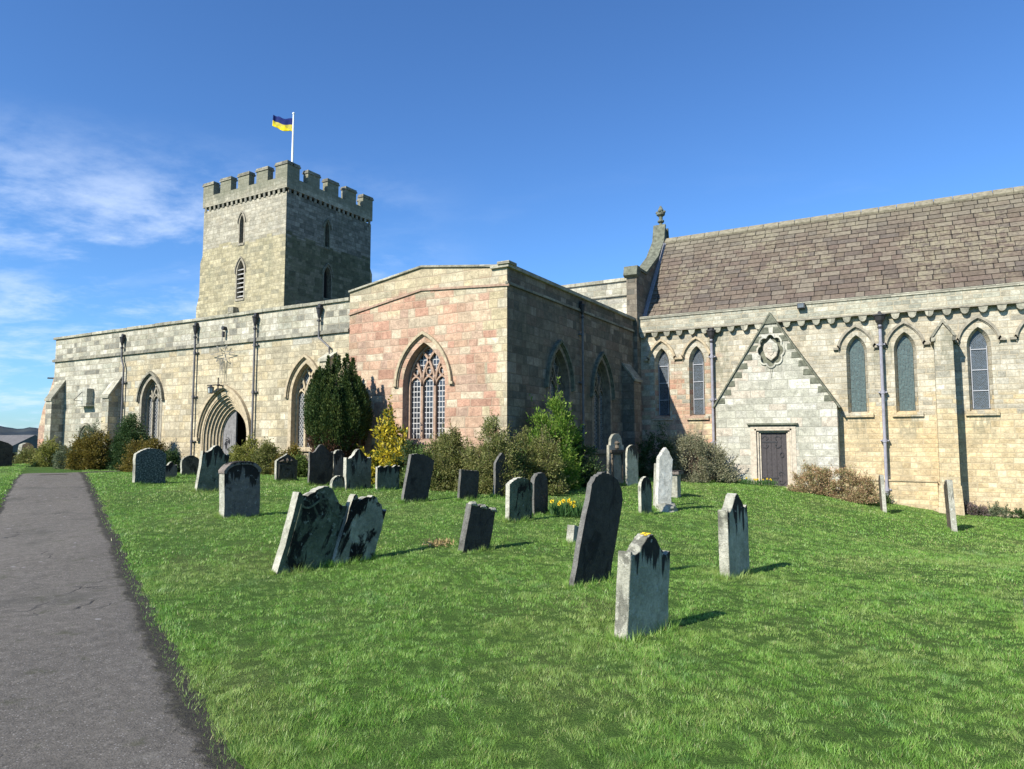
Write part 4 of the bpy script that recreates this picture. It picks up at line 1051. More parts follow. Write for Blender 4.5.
def place_stone(x0, xm, x1, yb, yt, yaw, lean, style, k, mat, label, th=None, w=None, back=0.0, group='gravestones standing in the churchyard lawn', right_only=None, name='gravestone', seed=0, pos=None, extra=None):
    """x0..xm = lit edge, xm..x1 = broad face at the foot; yb, yt = foot and top rows of the photo"""
    rs = random.Random(seed * 13 + 5)
    px, py, pz = pos if pos else ground(xm, yb)
    ya = R(yaw); n = Vector((math.cos(ya), -math.sin(ya), 0)); wd = Vector((math.sin(ya), math.cos(ya), 0))
    P0 = Vector((px, py, pz))
    if w is None:
        lo, hi = .05, 2.0
        for _ in range(40):
            md = (lo + hi) / 2; q = P0 + wd * md
            if project(*q)[0] < x1: lo = md
            else: hi = md
        w = max(.34, min(1.15, lo))
    if th is None:
        lo, hi = .03, .6
        for _ in range(40):
            md = (lo + hi) / 2; q = P0 - n * md
            if project(*q)[0] > x0: lo = md
            else: hi = md
        th = max(.07, min(.2, lo))
    C0 = P0 + wd * (w / 2)
    h = 0.3
    for _ in range(200):
        if project(C0.x, C0.y, C0.z + h)[1] <= yt: break
        h += .01
    pxm = abs(project(*(C0 + wd * .5))[0] - project(*C0)[0]) * 2
    pz_ = abs(project(C0.x, C0.y, C0.z + 1)[1] - project(*C0)[1])
    roll = math.atan((lean / max(pxm, 1)) / h)
    h /= math.cos(roll)
    o = slab(name, w, h, th, style, k, mat, rs)
    o.matrix_world = Matrix.Translation(C0) @ Matrix.Rotation(-ya, 4, 'Z') @ Matrix.Rotation(-roll, 4, 'X') @ Matrix.Rotation(-R(back), 4, 'Y')
    tag(o, label, 'gravestone', group)
    stones.append((C0.x, C0.y, w, th, ya))
    print('stone %s w%.2f h%.2f th%.2f roll%.0f d%.1f z%.2f' % (label[:30], w, h, th, math.degrees(roll), (C0.xy).length, C0.z))
    if extra: extra(o, w, h, th)
    return o

def inscription(o, w, h, th):
    """faint cut lines where the lettering has weathered away"""
def relief(o, w, h, th):
    rs = random.Random(3); M = lambda u, z, d: (d, u, z)
    b = MB(); b.ribbon(M, [(-w*.36, .1), (-w*.36, h*.62), (w*.36, h*.62), (w*.36, .1)], -.02, .02, .0, .018); b.build('carved_border', S_brown, o)
    b = MB(); q = [(.11*math.cos(i*math.pi/6), h*.30+.11*math.sin(i*math.pi/6)) for i in range(12)]; b.ribbon(M, q, -.02, .02, 0, .02, closed=True); b.build('carved_wreath', S_brown, o)
    b = MB()
    for s_ in (-1, 1): b.tube([(.012, s_*w*.08, h*.70), (.02, s_*w*.2, h*.76), (.015, s_*w*.36, h*.72)], [.02, .03, .012], 6)
    b.tube([(.012, 0, h*.68), (.03, 0, h*.76), (.012, 0, h*.84)], [.02, .05, .02], 8); b.build('carved_head_and_wings', S_brown, o)
def kerbcap(o, w, h, th):
    M = lambda u, z, d: (d, u, z)
    n = 20; k = .22 * w; pts = [(-w/2 - .012, h - k - .05)] + [((-1 + 2*i/n) * (w/2 + .012), h - k + k * top_shape('softshoulder', -1 + 2*i/n) + .006) for i in range(n+1)] + [(w/2 + .012, h - k - .05)]
    b = MB(); b.ribbon(M, pts, -.055, .008, -th - .01, .018); b.build('rounded_rim', S_warm, o, bevel=.01)
def recess_panel(o, w, h, th):
    M = lambda u, z, d: (d, u, z)
    b = MB(); pts = [(-w*.40, .12)] + [(-w*.40 + w*.8*i/12, h - .30*w - .10 + .22*w*top_shape('ogee', -1 + i/6)) for i in range(13)] + [(w*.40, .12)]
    b.ribbon(M, pts, -.012, .012, 0, .012); b.build('carved_border', o.data.materials[0], o)
def yellowspot(o, w, h, th):
    rs = random.Random(2); b = MB(); lm = plain('yellow_lichen', (.62, .42, .03), .95, nz=.4, sc=60)
    for i in range(16):
        a_, r_ = rs.uniform(0, 6.28), rs.uniform(0, .045); cx_, cy_ = -th*.5 + r_*math.cos(a_) , -.015 + r_*math.sin(a_)*1.3; rr_ = rs.uniform(.008, .02)
        zc = h - .27*w + .27*w*min(1, top_shape('ogee', cy_/(w/2))) - .001
        b.tube([(cx_, cy_, zc), (cx_, cy_, zc + .007)], [rr_, rr_*.7], 8)
    b.build('lichen_patch', lm, o)
def capmoss(o, w, h, th):
    for s_ in (-.82, -.05, .80):
        b = MB()
        b.tube([(.004, s_*w/2 - .07, h - .045), (.008, s_*w/2, h - .028), (.004, s_*w/2 + .07, h - .05)], [.012, .034, .012], 8)
        b.tube([(-th*.6, s_*w/2 - .02, h - .04), (.0, s_*w/2 - .02, h - .035)], [.035, .035], 7)
        b.build('white_lichen_patch', S_pale2, o)
def tablet(o, w, h, th):
    M = lambda u, z, d: (d, u, z)
    b = MB(); b.ribbon(M, [(-w*.33, .1), (-w*.33, h*.60), (w*.33, h*.60), (w*.33, .1)], -.03, .03, 0, .05); b.mbox(M, -w*.46, w*.46, h*.62, h*.67, 0, .08); b.build('carved_frame', S_brown, o)
    b = MB(); b.prism(M, arch(0, .08, h*.45, w*.26, w*.2, 6), 0, .03); b.build('inscribed_tablet', S_pale2, o)
    b = MB(); b.lathe((.0, 0, h*.68), [(0, .05), (.05, .09), (.13, .07), (.2, .11), (.26, .04)], 10); b.build('carved_urn', S_brown, o)

PS = place_stone
PS(615, 627, 668, 643, 535, 13, 5, 'ogee', .27, S_light, 'pale gravestone with black streaks and a yellow lichen spot on top, nearest the camera', th=.13, seed=1, extra=yellowspot)
PS(721.5, 730, 750, 580, 494, 8, -1, 'ogee', .28, S_light, 'upright pale gravestone with black streaks standing alone on the lawn below the gabled door', th=.13, seed=2)
PS(569, 574, 609, 588, 477, 11, 20, 'softshoulder', .30, S_dark, 'tall dark slate gravestone leaning to the right, in the middle of the lawn', seed=3)
PS(571, 572.5, 578, 546, 526, 0, 2, 'flat', .1, S_pale2, 'small pale stump of a gravestone half hidden behind the tall dark leaning slate', th=.12, w=.34, seed=4)
PS(272, 278, 333, 574.5, 488, 10, 20, 'ogee', .24, S_green, 'wide mossy gravestone leaning right with a curved head, front one of the leaning pair', seed=5, extra=recess_panel)
PS(330, 334, 372, 566.5, 497.5, 10, 18, 'broken', .26, S_patch, 'pale gravestone with black patches and a ragged top, leaning right beside the wide mossy one', th=.11, seed=6)
PS(218, 224, 259.7, 518.5, 462, 12, -1, 'softshoulder', .22, S_warm, 'thick grey gravestone with a rounded rim and rough right side, near the path', seed=7, extra=kerbcap)
PS(194, 196.5, 224, 492, 445.5, 10, 6, 'ogee', .30, S_greygreen, 'grey green gravestone with a dark curved head, behind the thick rounded one', seed=8)
PS(132, 134.5, 165.3, 484, 448.5, 8, 0, 'arc', .20, S_gran, 'wide speckled dark granite headstone with a pale lit edge near the path bend', seed=9)
PS(164, 165, 173, 478.5, 462, 8, 0, 'ogee', .3, S_warm, 'small low grey gravestone just right of the speckled granite one', th=.1, seed=10)
PS(180, 181.5, 199, 475.5, 455.5, 8, 0, 'arc', .25, S_brown, 'low brown round headed gravestone in front of the doorway drainpipe', seed=11)
PS(274, 276, 297, 481.5, 454, 10, 0, 'pediment', .28, S_brown, 'small brown gravestone with a pointed pediment and carved wreath, below the bushes', seed=12, extra=relief)
PS(307.5, 309, 333, 485.5, 444.5, 12, 0, 'ogee', .30, S_dark, 'dark gravestone with a curved pointed head standing left of the yew stem', seed=13)
PS(332, 333, 344, 485, 450, 12, 0, 'shoulder', .3, S_warm, 'narrow dark shouldered gravestone squeezed between two taller stones below the yew', th=.1, seed=14)
PS(343, 346, 371, 490.5, 449.5, 10, 0, 'ogee', .30, S_greygreen, 'grey green lichened gravestone with a curved head, left of the yellow leaved bush', seed=15)
PS(329.5, 332, 346, 491, 476, 10, 0, 'round', .5, S_greygreen, 'very low round topped gravestone in front of the grey green lichened one', seed=16)
PS(375.3, 377, 399.4, 491, 465.5, 10, 0, 'scroll', .07, S_greygreen, 'low squat gravestone with a wavy flat top under the yellow leaved bush', seed=17)
PS(400.5, 403, 427, 503.5, 455, 12, 8, 'arc', .10, S_dark, 'black slate gravestone with a nearly flat top leaning right, before the hedge', seed=18)
PS(457, 459, 477.5, 501, 468, 12, 2, 'flat', .1, S_dark, 'small dark flat topped gravestone before the brown part of the hedge', seed=19)
PS(493, 495, 508, 497.5, 453, 10, 1, 'gothic', .5, S_dark, 'narrow dark gravestone with a pointed head against the hedge', seed=20)
PS(533, 534, 548, 515.5, 473, 10, 0, 'round', .5, S_dark, 'dark round topped gravestone right behind the green one with the bright edge', th=.1, seed=22)
PS(505, 509, 532, 522.5, 478, 12, 1, 'arc', .18, S_green, 'green algae covered gravestone with a shallow arched top and bright left edge', seed=21)
PS(457.5, 463, 489, 553.5, 505.5, 10, 8, 'tripart', .10, S_dark, 'dark gravestone with white lichen on its notched top, leaning right, alone mid lawn', seed=23, extra=capmoss)
PS(607, 609.5, 624.5, 484, 433.5, 18, 0, 'shoulder', .5, S_pale2, 'tall carved monument with a framed tablet against the shaded transept wall', seed=24, extra=tablet)
PS(626, 627.5, 638.5, 486, 445, 18, 0, 'round', .5, S_light, 'narrow round topped gravestone beside the carved monument at the shaded wall', seed=25)
PS(640, 641.5, 652, 515.5, 477, 10, 0, 'round', .5, S_greygreen, 'small arched gravestone just left of the tall white one', seed=26)
PS(653.5, 656, 660, 508, 459, 14, 2, 'ogee', .35, S_warm, 'grey gravestone half hidden behind the tall white marble one', th=.08, w=.4, seed=27)
PS(655, 657.5, 668, 511.5, 448, 42, 3, 'gothic', .75, S_white, 'tall white marble gravestone leaning right on a rough rock base', th=.13, seed=28)
PS(881, 887, 888.6, 514.3, 476, -8, 1.5, 'arc', .2, S_brown, 'thin edge-on gravestone in front of the chancel drainpipe', th=.10, w=.55, seed=29)
PS(950.5, 957.5, 959.5, 532.5, 481, -6, 2.5, 'tripart', .18, S_brown, 'thin edge-on gravestone with a scrolled top before the tall buttress', th=.12, w=.6, seed=30)
PS(1032, 1042, 1064, 636, 597, 0, 0, 'arc', .2, S_pale2, 'low pale gravestone cut off by the right edge of the photo', w=.5, seed=31)
PS(-26, -22, 12, 467, 440.5, 5, 0, 'arc', .2, S_dark, 'dark gravestone cut off by the left edge of the photo', seed=32)
PS(17, 19.5, 22, 461, 443, -20, 2, 'arc', .2, S_pale2, 'thin bright gravestone seen edge-on at the far left behind the dark one', th=.18, w=.6, seed=33, pos=(-33.2, 15.5, G(-33.2, 15.5)))
PS(12.3, 13.5, 18, 459, 453, 0, 0, 'arc', .2, S_greygreen, 'tiny low gravestone at the far left between the dark and bright ones', th=.12, w=.4, seed=34, pos=(-32.9, 14.85, G(-32.9, 14.85)))
# plinth block for the white marble stone, and a small pedestal near it
def rock(name, c, r, mat, seed, label, cat):
    import bmesh
    from mathutils import noise as mn
    bm = bmesh.new(); bmesh.ops.create_icosphere(bm, subdivisions=3, radius=1)
    for v in bm.verts:
        n_ = mn.noise(v.co * 1.6 + Vector((seed, 0, 0))) * .35 + mn.noise(v.co * 4 + Vector((0, seed, 0))) * .14
        v.co = Vector((v.co.x * r[0], v.co.y * r[1], v.co.z * r[2])) * (1 + n_)
    me = bpy.data.meshes.new(name); bm.to_mesh(me); bm.free()
    o = link(name, me, mat); o.location = c; tag(o, label, cat); return o
g0 = ground(663, 511)
rock('rock', (g0[0] + .02, g0[1] + .12, g0[2] + .03), (.26, .34, .16), S_pale2, 3, 'rough pale rock at the foot of the tall white marble gravestone', 'rock')
g1 = ground(671.5, 497)
pd = empty('pedestal', g1, 'short square stone pedestal with a flat cap beyond the white marble gravestone', 'pedestal')
b = MB(); b.box(g1[0]-.16, g1[0]+.16, g1[1], g1[1]+.32, g1[2]-.2, g1[2]+.58); b.build('shaft', S_pale2, pd, bevel=.01)
b = MB(); b.box(g1[0]-.22, g1[0]+.22, g1[1]-.06, g1[1]+.38, g1[2]+.58, g1[2]+.68); b.build('cap', S_warm, pd, bevel=.015)

# ------------------------------------------------------------------ shrubs, trees
def leaf_mat(name, cols, trans=.35, rough=.55, spec=.3, zones=None):
    m, t = new_mat(name); geo = t.node('ShaderNodeNewGeometry'); rp = geo.outputs['Random Per Island']
    o = t.node('ShaderNodeTexCoord').outputs['Object']
    n = t.noise(o, 2.2, 3, .6)
    f = t.m('ADD', t.m('MULTIPLY', rp, .62), t.m('MULTIPLY', t.rng(n, .3, .7), .38))
    col = t.ramp(f, [((i + .5) / len(cols), c) for i, c in enumerate(cols)])
    d = t.node('ShaderNodeBsdfPrincipled', {'Base Color': col, 'Roughness': rough, 'Specular IOR Level': spec})
    tr = t.node('ShaderNodeBsdfTranslucent', {'Color': col})
    mx = t.node('ShaderNodeMixShader', {0: trans, 1: d.outputs[0], 2: tr.outputs[0]})
    t.node('ShaderNodeOutputMaterial', {'Surface': mx.outputs[0]}); return m
def leaves(P, D, size, rs, aspect=.5):
    """rhombic leaves at points P growing along D"""
    n = len(P); D = D / np.linalg.norm(D, axis=1, keepdims=True)
    rv = rs.normal(size=(n, 3)); S = np.cross(D, rv); S /= np.linalg.norm(S, axis=1, keepdims=True) + 1e-9
    N = np.cross(D, S); L = size * rs.uniform(.6, 1.35, (n, 1))
    V = np.empty((n, 4, 3)); V[:, 0] = P; V[:, 1] = P + D*L*.5 + S*L*aspect*.5 + N*L*.08; V[:, 2] = P + D*L; V[:, 3] = P + D*L*.5 - S*L*aspect*.5 + N*L*.08
    return V.reshape(-1, 3), np.arange(n * 4).reshape(n, 4)
def shrub(name, label, cat, c, rad, n, size, mat, seed, clumps=60, cl_r=.22, up=.3, group=None, shape='dome', aspect=.5, twigm=None, twigs=40, extra_pts=None, low=.0, flat=None, spr=1.0):
    rs = np.random.RandomState(seed); cx_, cy_, cz_ = c; rx, ry, rz = rad
    clumps = int(clumps * 2.4); cl_r *= .66; n = int(n * .9)
    root = empty(name, (cx_, cy_, cz_), label, cat, group)
    # clump centres: mostly near an irregular shell
    u = rs.normal(size=(clumps, 3)); u /= np.linalg.norm(u, axis=1, keepdims=True); u[:, 2] = np.abs(u[:, 2]) * 1.0 - .12
    rr = rs.uniform(.55, 1.0, (clumps, 1)) ** .6
    wob = 1 + .22 * np.sin(u[:, :1] * 4 + seed) * np.cos(u[:, 1:2] * 3 + seed * 2) + .10 * np.sin(u[:, 2:] * 9 + u[:, :1] * 7 + seed)
    C_ = u * rr * wob
    if shape == 'tall': C_[:, 2] = rs.uniform(0, 1, clumps); w_ = np.sqrt(np.clip(1 - C_[:, 2] ** 2.2, .05, 1)); ang = rs.uniform(0, 6.28, clumps); q = rs.uniform(.5, 1, clumps); C_[:, 0] = np.cos(ang) * w_ * q; C_[:, 1] = np.sin(ang) * w_ * q
    C_ = C_ * np.array([rx, ry, rz]) 
    C_[:, 2] = np.maximum(C_[:, 2], .05 * rz)
    sz = rs.uniform(.6, 1.3, (clumps, 1)) * cl_r
    k = rs.randint(0, clumps, n)
    off = rs.normal(size=(n, 3)) * .5; P = C_[k] + off * sz[k] * np.array([1, 1, .95])
    if low: P[:, 2] = np.where(P[:, 2] < low * rz, P[:, 2] * .6 + low * rz * .5, P[:, 2])
    P[:, 2] = np.abs(P[:, 2])
    D = off + P / np.array([rx, ry, rz]) * .6 + np.array([0, 0, up]) + rs.normal(size=(n, 3)) * .5
    # sprigs that stick out past the rounded outline
    ns = int(clumps * .55); j = rs.randint(0, clumps, ns); m_ = 22
    sd_ = C_[j] / np.array([rx, ry, rz]); sd_ /= np.linalg.norm(sd_, axis=1, keepdims=True) + 1e-6
    sd_ = sd_ + np.array([0, 0, .7 + up]) + rs.normal(size=(ns, 3)) * .45; sd_ /= np.linalg.norm(sd_, axis=1, keepdims=True)
    sl = rs.uniform(.15, .48, (ns, 1)) * spr * (1.0 if rz > 1 else .55)
    tt = rs.uniform(0, 1, (ns, m_, 1)); SPt = C_[j][:, None, :] + sd_[:, None, :] * sl[:, None, :] * tt + rs.normal(size=(ns, m_, 3)) * .014
    SPt[:, :, 2] = np.abs(SPt[:, :, 2])
    P = np.concatenate([P, SPt.reshape(-1, 3)]); D = np.concatenate([D, (sd_[:, None, :] * .8 + rs.normal(size=(ns, m_, 3)) * .6).reshape(-1, 3)])
    P += np.array([cx_, cy_, cz_])
    if flat is not None:                              # keep out of the wall behind
        P = P[flat(P)] if flat else P; D = D[:len(P)]
    V, F_ = leaves(P, D, size, rs, aspect)
    link('foliage', npmesh('foliage', V, F_), mat, root)
    tb = MB(); r2 = random.Random(seed)
    for i in range(twigs):
        jj = rs.randint(0, clumps); e = C_[jj]; s0 = Vector((cx_ + r2.uniform(-.2, .2) * rx, cy_ + r2.uniform(-.2, .2) * ry, cz_ - .05)); e = Vector((cx_ + e[0], cy_ + e[1], cz_ + e[2]))
        md = s0.lerp(e, .5) + Vector((r2.uniform(-.08, .08), r2.uniform(-.08, .08), .08))
        tb.tube([s0, md, e, e + (e - md) * .25], [.016, .010, .006, .002], 4, False)
    for i in range(ns if twigs else 0):
        a_ = Vector(C_[j_[i]]) + Vector((cx_, cy_, cz_)) if False else Vector(tuple(C_[j[i]])) + Vector((cx_, cy_, cz_)); e = a_ + Vector(tuple(sd_[i])) * float(sl[i, 0]) * 1.08
        tb.tube([a_, e], [.006, .002], 3, False)
    if twigs: tb.build('branches', twigm or M_twig, root)
    return root
M_twig = plain('grey_brown_twig', (.13, .10, .07), .9, nz=.3)
M_bark = plain('bark', (.09, .06, .045), .9, nz=.4)
L_yew = leaf_mat('yew_needles', [(0.022, 0.046, 0.014), (0.035, 0.068, 0.018), (0.061, 0.095, 0.022), (0.101, 0.121, 0.030)], .2)
L_yewbrown = leaf_mat('brown_yew_foliage', [(0.072, 0.033, 0.021), (0.111, 0.052, 0.031), (0.065, 0.052, 0.026)], .2)
L_yellow = leaf_mat('yellow_variegated_leaves', [(.04, .075, .018), (.08, .12, .022), (.45, .38, .03), (.66, .53, .045), (.70, .58, .06)], .4)
L_olive = leaf_mat('olive_brown_leaves', [(0.100, 0.132, 0.032), (0.167, 0.188, 0.052), (0.242, 0.225, 0.081), (0.126, 0.169, 0.037), (0.301, 0.282, 0.117)], .35)
L_hedgegreen = leaf_mat('dull_green_leaves', [(0.079, 0.128, 0.031), (0.134, 0.210, 0.049), (0.224, 0.292, 0.077)], .35)
L_bright = leaf_mat('bright_green_leaves', [(0.069, 0.149, 0.021), (0.127, 0.241, 0.032), (0.207, 0.333, 0.046), (0.299, 0.391, 0.081)], .45)
L_deep = leaf_mat('dark_green_leaves', [(0.027, 0.060, 0.018), (0.048, 0.093, 0.027), (0.083, 0.128, 0.042)], .3)
L_gold = leaf_mat('golden_brown_leaves', [(.095, .075, .016), (.19, .145, .028), (.16, .145, .030), (.27, .205, .042)], .35)
L_grey = leaf_mat('grey_green_leaves', [(0.105, 0.140, 0.070), (0.168, 0.203, 0.112), (0.238, 0.252, 0.154)], .35)
L_greybush = leaf_mat('grey_twiggy_leaves', [(0.125, 0.146, 0.077), (0.232, 0.237, 0.144), (0.339, 0.318, 0.203), (0.187, 0.201, 0.102)], .3)
L_russet = leaf_mat('russet_leaves', [(0.280, 0.200, 0.110), (0.480, 0.300, 0.170), (0.400, 0.320, 0.180), (0.220, 0.260, 0.090), (0.600, 0.380, 0.240)], .35)
L_lime = leaf_mat('yellow_green_leaves', [(0.140, 0.168, 0.042), (0.238, 0.252, 0.056), (0.336, 0.322, 0.084)], .35)
L_daff = leaf_mat('daffodil_leaves', [(.05, .12, .03), (.08, .17, .05)], .4)

def at(px0, px1, ytop, T):
    """centre, half width and top height of something px0..px1 wide standing on the line y = T"""
    a_ = onY(px0, 450, T); b_ = onY(px1, 450, T); c_ = (a_[0] + b_[0]) / 2
    d_ = -.5 * c_ + .866 * T
    hw = (px1 - px0) / 2 * d_ / FPX
    zt = onY((px0 + px1) / 2, ytop, T)[1]; z0 = G(c_, T)
    return (c_, T, z0), hw, zt - z0
def atE(px0, px1, ytop, Xp):
    pc = (px0 + px1) / 2; r = ray(pc, 450); k_ = Xp / r[0]; y_ = r[1] * k_
    d_ = -.5 * Xp + .866 * y_; z0 = G(Xp, y_)
    return (Xp, y_, z0), (px1 - px0) / 2 * d_ / FPX, onX(pc, ytop, Xp)[1] - z0
def SH(name, label, cat, px, ytop, T, n, size, mat, seed, ry=None, **kw):
    c, hw, h = at(px[0], px[1], ytop, T)
    cl = kw.pop('cl_r', .20)
    return shrub(name, label, cat, c, (hw - cl * .35, ry or hw * .8, h - cl * .5), n, size, mat, seed, cl_r=cl, **kw)
def SE(name, label, cat, px, ytop, Xp, n, size, mat, seed, rx=None, **kw):
    c, hw, h = atE(px[0], px[1], ytop, Xp)
    cl = kw.pop('cl_r', .20)
    return shrub(name, label, cat, c, (rx or hw * .8, hw - cl * .35, h - cl * .5), n, size, mat, seed, cl_r=cl, **kw)

# yew: a bundle of upright plumes
def yew():
    rs = np.random.RandomState(5); (cx_, cy_, cz_), hw, h = at(300, 374, 350, 15.1)
    root = empty('yew_tree', (cx_, cy_, cz_), 'dark green columnar yew with brown lower foliage between the pointed window and the pink wall', 'yew tree', None)
    Ps, Ds, Pb, Db = [], [], [], []
    for i in range(84):
        a_ = rs.uniform(0, 6.28); q = rs.uniform(.05, 1) ** .5; bx_, by_ = math.cos(a_) * q, math.sin(a_) * q
        topz = h * (1 - .30 * q ** 2.6) * rs.uniform(.80, 1.0); botz = h * rs.uniform(.18, .34)
        n = 1500; s = rs.uniform(0, 1, n) ** .8; r_ = .165 * np.sqrt(np.clip(1 - (2 * s - .75) ** 2 * .62, .03, 1)) * np.clip((1 - s) * 3.6, .10, 1)
        an = rs.uniform(0, 6.28, n); rad_ = r_ * rs.uniform(.35, 1.05, n)
        lean = .70 + .30 * np.sin(np.pi * np.clip(s, 0, 1) * .75)
        x_ = bx_ * hw * lean * .92 + np.cos(an) * rad_; y_ = by_ * hw * .75 * lean + np.sin(an) * rad_; z_ = botz + s * (topz - botz)
        P_ = np.stack([x_, y_, z_], 1); D_ = np.stack([np.cos(an) * .8, np.sin(an) * .8, np.full(n, 1.1)], 1) + rs.normal(size=(n, 3)) * .35
        br = (z_ < h * (.30 + .08 * math.sin(i))) 
        Ps.append(P_[~br]); Ds.append(D_[~br]); Pb.append(P_[br]); Db.append(D_[br])
    # brown dead foliage round the stems
    n = 9000; an = rs.uniform(0, 6.28, n); q = rs.uniform(.2, .9, n); z_ = rs.uniform(.12, .42, n) * h
    Pb.append(np.stack([np.cos(an) * q * hw * .72, np.sin(an) * q * hw * .6, z_], 1)); Db.append(rs.normal(size=(n, 3)) + [0, 0, .8])
    base = np.array([cx_, cy_, cz_])
    V, F_ = leaves(np.concatenate(Ps) + base, np.concatenate(Ds), .075, rs, .38); link('foliage', npmesh('foliage', V, F_), L_yew, root)
    V, F_ = leaves(np.concatenate(Pb) + base, np.concatenate(Db), .075, rs, .38); link('brown_foliage', npmesh('brown_foliage', V, F_), L_yewbrown, root)
    b = MB()
    for i in range(11):
        a_ = i * .6; b.tube([(cx_ + .12 * math.cos(a_), cy_ + .12 * math.sin(a_), cz_ - .1), (cx_ + .25 * math.cos(a_), cy_ + .25 * math.sin(a_), cz_ + h * .25), (cx_ + .55 * hw * math.cos(a_), cy_ + .5 * hw * math.sin(a_), cz_ + h * .75)], [.06, .045, .012], 6)
    b.build('stems', M_bark, root)
yew()
SH('variegated_bush', 'bush with bright yellow and green leaves between the yew and the pink transept window', 'bush', (360, 418), 409, 15.4, 5200, .095, L_yellow, 11, clumps=30, cl_r=.26, aspect=.6, spr=1.3, ry=.6)
SH('bush', 'low dark green bush at the foot of the pink wall beside the yellow leaved bush', 'bush', (396, 424), 432, 15.4, 5000, .06, L_deep, 12, clumps=26)
# hedge mass round the transept corner: several shrubs
HG = 'overgrown shrubs massed round the transept corner'
SH('shrub', 'green leafy shrub at the left end of the overgrown shrub mass below the transept window', 'shrub', (398, 450), 446, 14.5, 13000, .055, L_hedgegreen, 13, clumps=60, group=HG)
SH('shrub', 'olive brown twiggy shrub rising right below the transept window', 'shrub', (420, 486), 422, 14.9, 26000, .05, L_olive, 14, clumps=90, group=HG, twigs=90)
SH('shrub', 'olive brown shrub in front of the sunlit corner of the transept', 'shrub', (462, 530), 416, 14.7, 26000, .05, L_olive, 15, clumps=90, group=HG, twigs=90)
SE('shrub', 'dense olive green shrub just right of the transept corner with bare twigs at its foot', 'shrub', (506, 562), 420, -8.5, 26000, .05, L_olive, 16, clumps=80, group=HG, rx=.8, twigs=90)
SH('shrub', 'olive green shrub in the middle of the mass, left of the sunlit transept corner', 'shrub', (436, 478), 424, 15.0, 16000, .05, L_olive, 51, clumps=70, group=HG, twigs=40)
SH('shrub', 'dull green shrub at the front of the mass below the transept corner', 'shrub', (484, 524), 428, 15.1, 14000, .05, L_hedgegreen, 52, clumps=70, group=HG, twigs=40, ry=.6)
SE('laurel_bush', 'tall bright green leafy bush against the shaded transept wall', 'bush', (514, 594), 392, -8.7, 19000, .085, L_bright, 17, clumps=46, cl_r=.32, spr=1.9, aspect=.42, rx=.7, up=.9, twigs=30)
SE('shrub', 'dark green shrub filling the foot of the shaded wall right of the bright green bush', 'shrub', (548, 592), 425, -8.6, 22000, .06, L_deep, 18, clumps=60, rx=.75, group=HG)
SE('shrub', 'dark shrub in the corner shade left of the grey twiggy chancel bush', 'shrub', (640, 668), 421, -8.2, 9000, .06, L_deep, 19, clumps=40, rx=.8, group=HG)
SH('shrub', 'large grey green twiggy bush in front of the chancel wall left of the gabled door', 'shrub', (655, 730), 421, 25.0, 30000, .055, L_greybush, 20, clumps=110, cl_r=.26, twigs=110, ry=1.0)
SH('shrub', 'russet brown low shrub immediately right of the gabled door', 'shrub', (790, 836), 460, 24.9, 14000, .05, L_russet, 21, clumps=50, cl_r=.17, group='low russet shrubs by the gabled door', ry=.55)
SH('shrub', 'russet brown low shrub between the gabled front and the chancel drainpipe', 'shrub', (824, 876), 463, 24.7, 15000, .05, L_russet, 22, clumps=54, cl_r=.17, group='low russet shrubs by the gabled door', ry=.55)
# along the nave
SH('shrub', 'olive green bush just right of the arched church doorway', 'shrub', (226, 264), 438, 15.65, 14000, .06, L_lime, 23, clumps=50, group='bushes along the nave wall', ry=0.42)
SH('shrub', 'green bush between the doorway drainpipe and the pedimented gravestone', 'shrub', (250, 286), 441, 15.65, 12000, .06, L_olive, 24, clumps=50, group='bushes along the nave wall', ry=0.42)
SH('shrub', 'golden brown bush below the right hand nave window', 'shrub', (276, 306), 443, 15.65, 9000, .06, L_gold, 25, clumps=40, group='bushes along the nave wall', ry=0.42)
SH('shrub', 'small fresh green bush beside the carved brown gravestone', 'shrub', (288, 312), 452, 15.65, 6000, .06, L_hedgegreen, 26, clumps=30, group='bushes along the nave wall', ry=0.42)
SH('shrub', 'pale green shrub at the foot of the yew behind the gravestones', 'shrub', (318, 344), 438, 15.65, 3500, .065, L_grey, 27, clumps=26, group='bushes along the nave wall', ry=0.42)
SH('shrub', 'dark rounded clipped bush below the left nave window', 'shrub', (110, 156), 415, 14.7, 52000, .06, L_deep, 28, clumps=130, cl_r=.30, spr=.3, group='bushes along the nave wall')
SH('shrub', 'golden brown bush behind the speckled granite headstone', 'shrub', (124, 168), 436, 14.0, 24000, .06, L_gold, 29, clumps=70, group='bushes along the nave wall')
SH('shrub', 'dark low bush just right of the golden one behind the granite headstone', 'shrub', (160, 180), 449, 14.4, 6000, .06, L_deep, 30, clumps=30, group='bushes along the nave wall')
SH('shrub', 'golden brown dome shaped bush left of the dark rounded bush', 'shrub', (72, 114), 430, 13.9, 26000, .06, L_gold, 31, clumps=70, group='bushes along the nave wall')
SH('shrub', 'grey green bush behind the golden dome, below the blocked arch', 'shrub', (74, 108), 424, 14.9, 14000, .06, L_grey, 32, clumps=60, group='bushes along the nave wall')
SH('shrub', 'grey green low bush left of the golden dome shaped one', 'shrub', (56, 80), 440, 14.2, 9000, .06, L_grey, 33, clumps=40, group='bushes along the nave wall')
SH('shrub', 'yellow green bush in front of the first buttress at the west corner', 'shrub', (34, 66), 438, 14.9, 13000, .06, L_lime, 34, clumps=60, group='bushes along the nave wall')
SH('shrub', 'low dull green bush at the far left end of the church', 'shrub', (18, 44), 446, 15.4, 9000, .06, L_olive, 35, clumps=50, group='bushes along the nave wall')

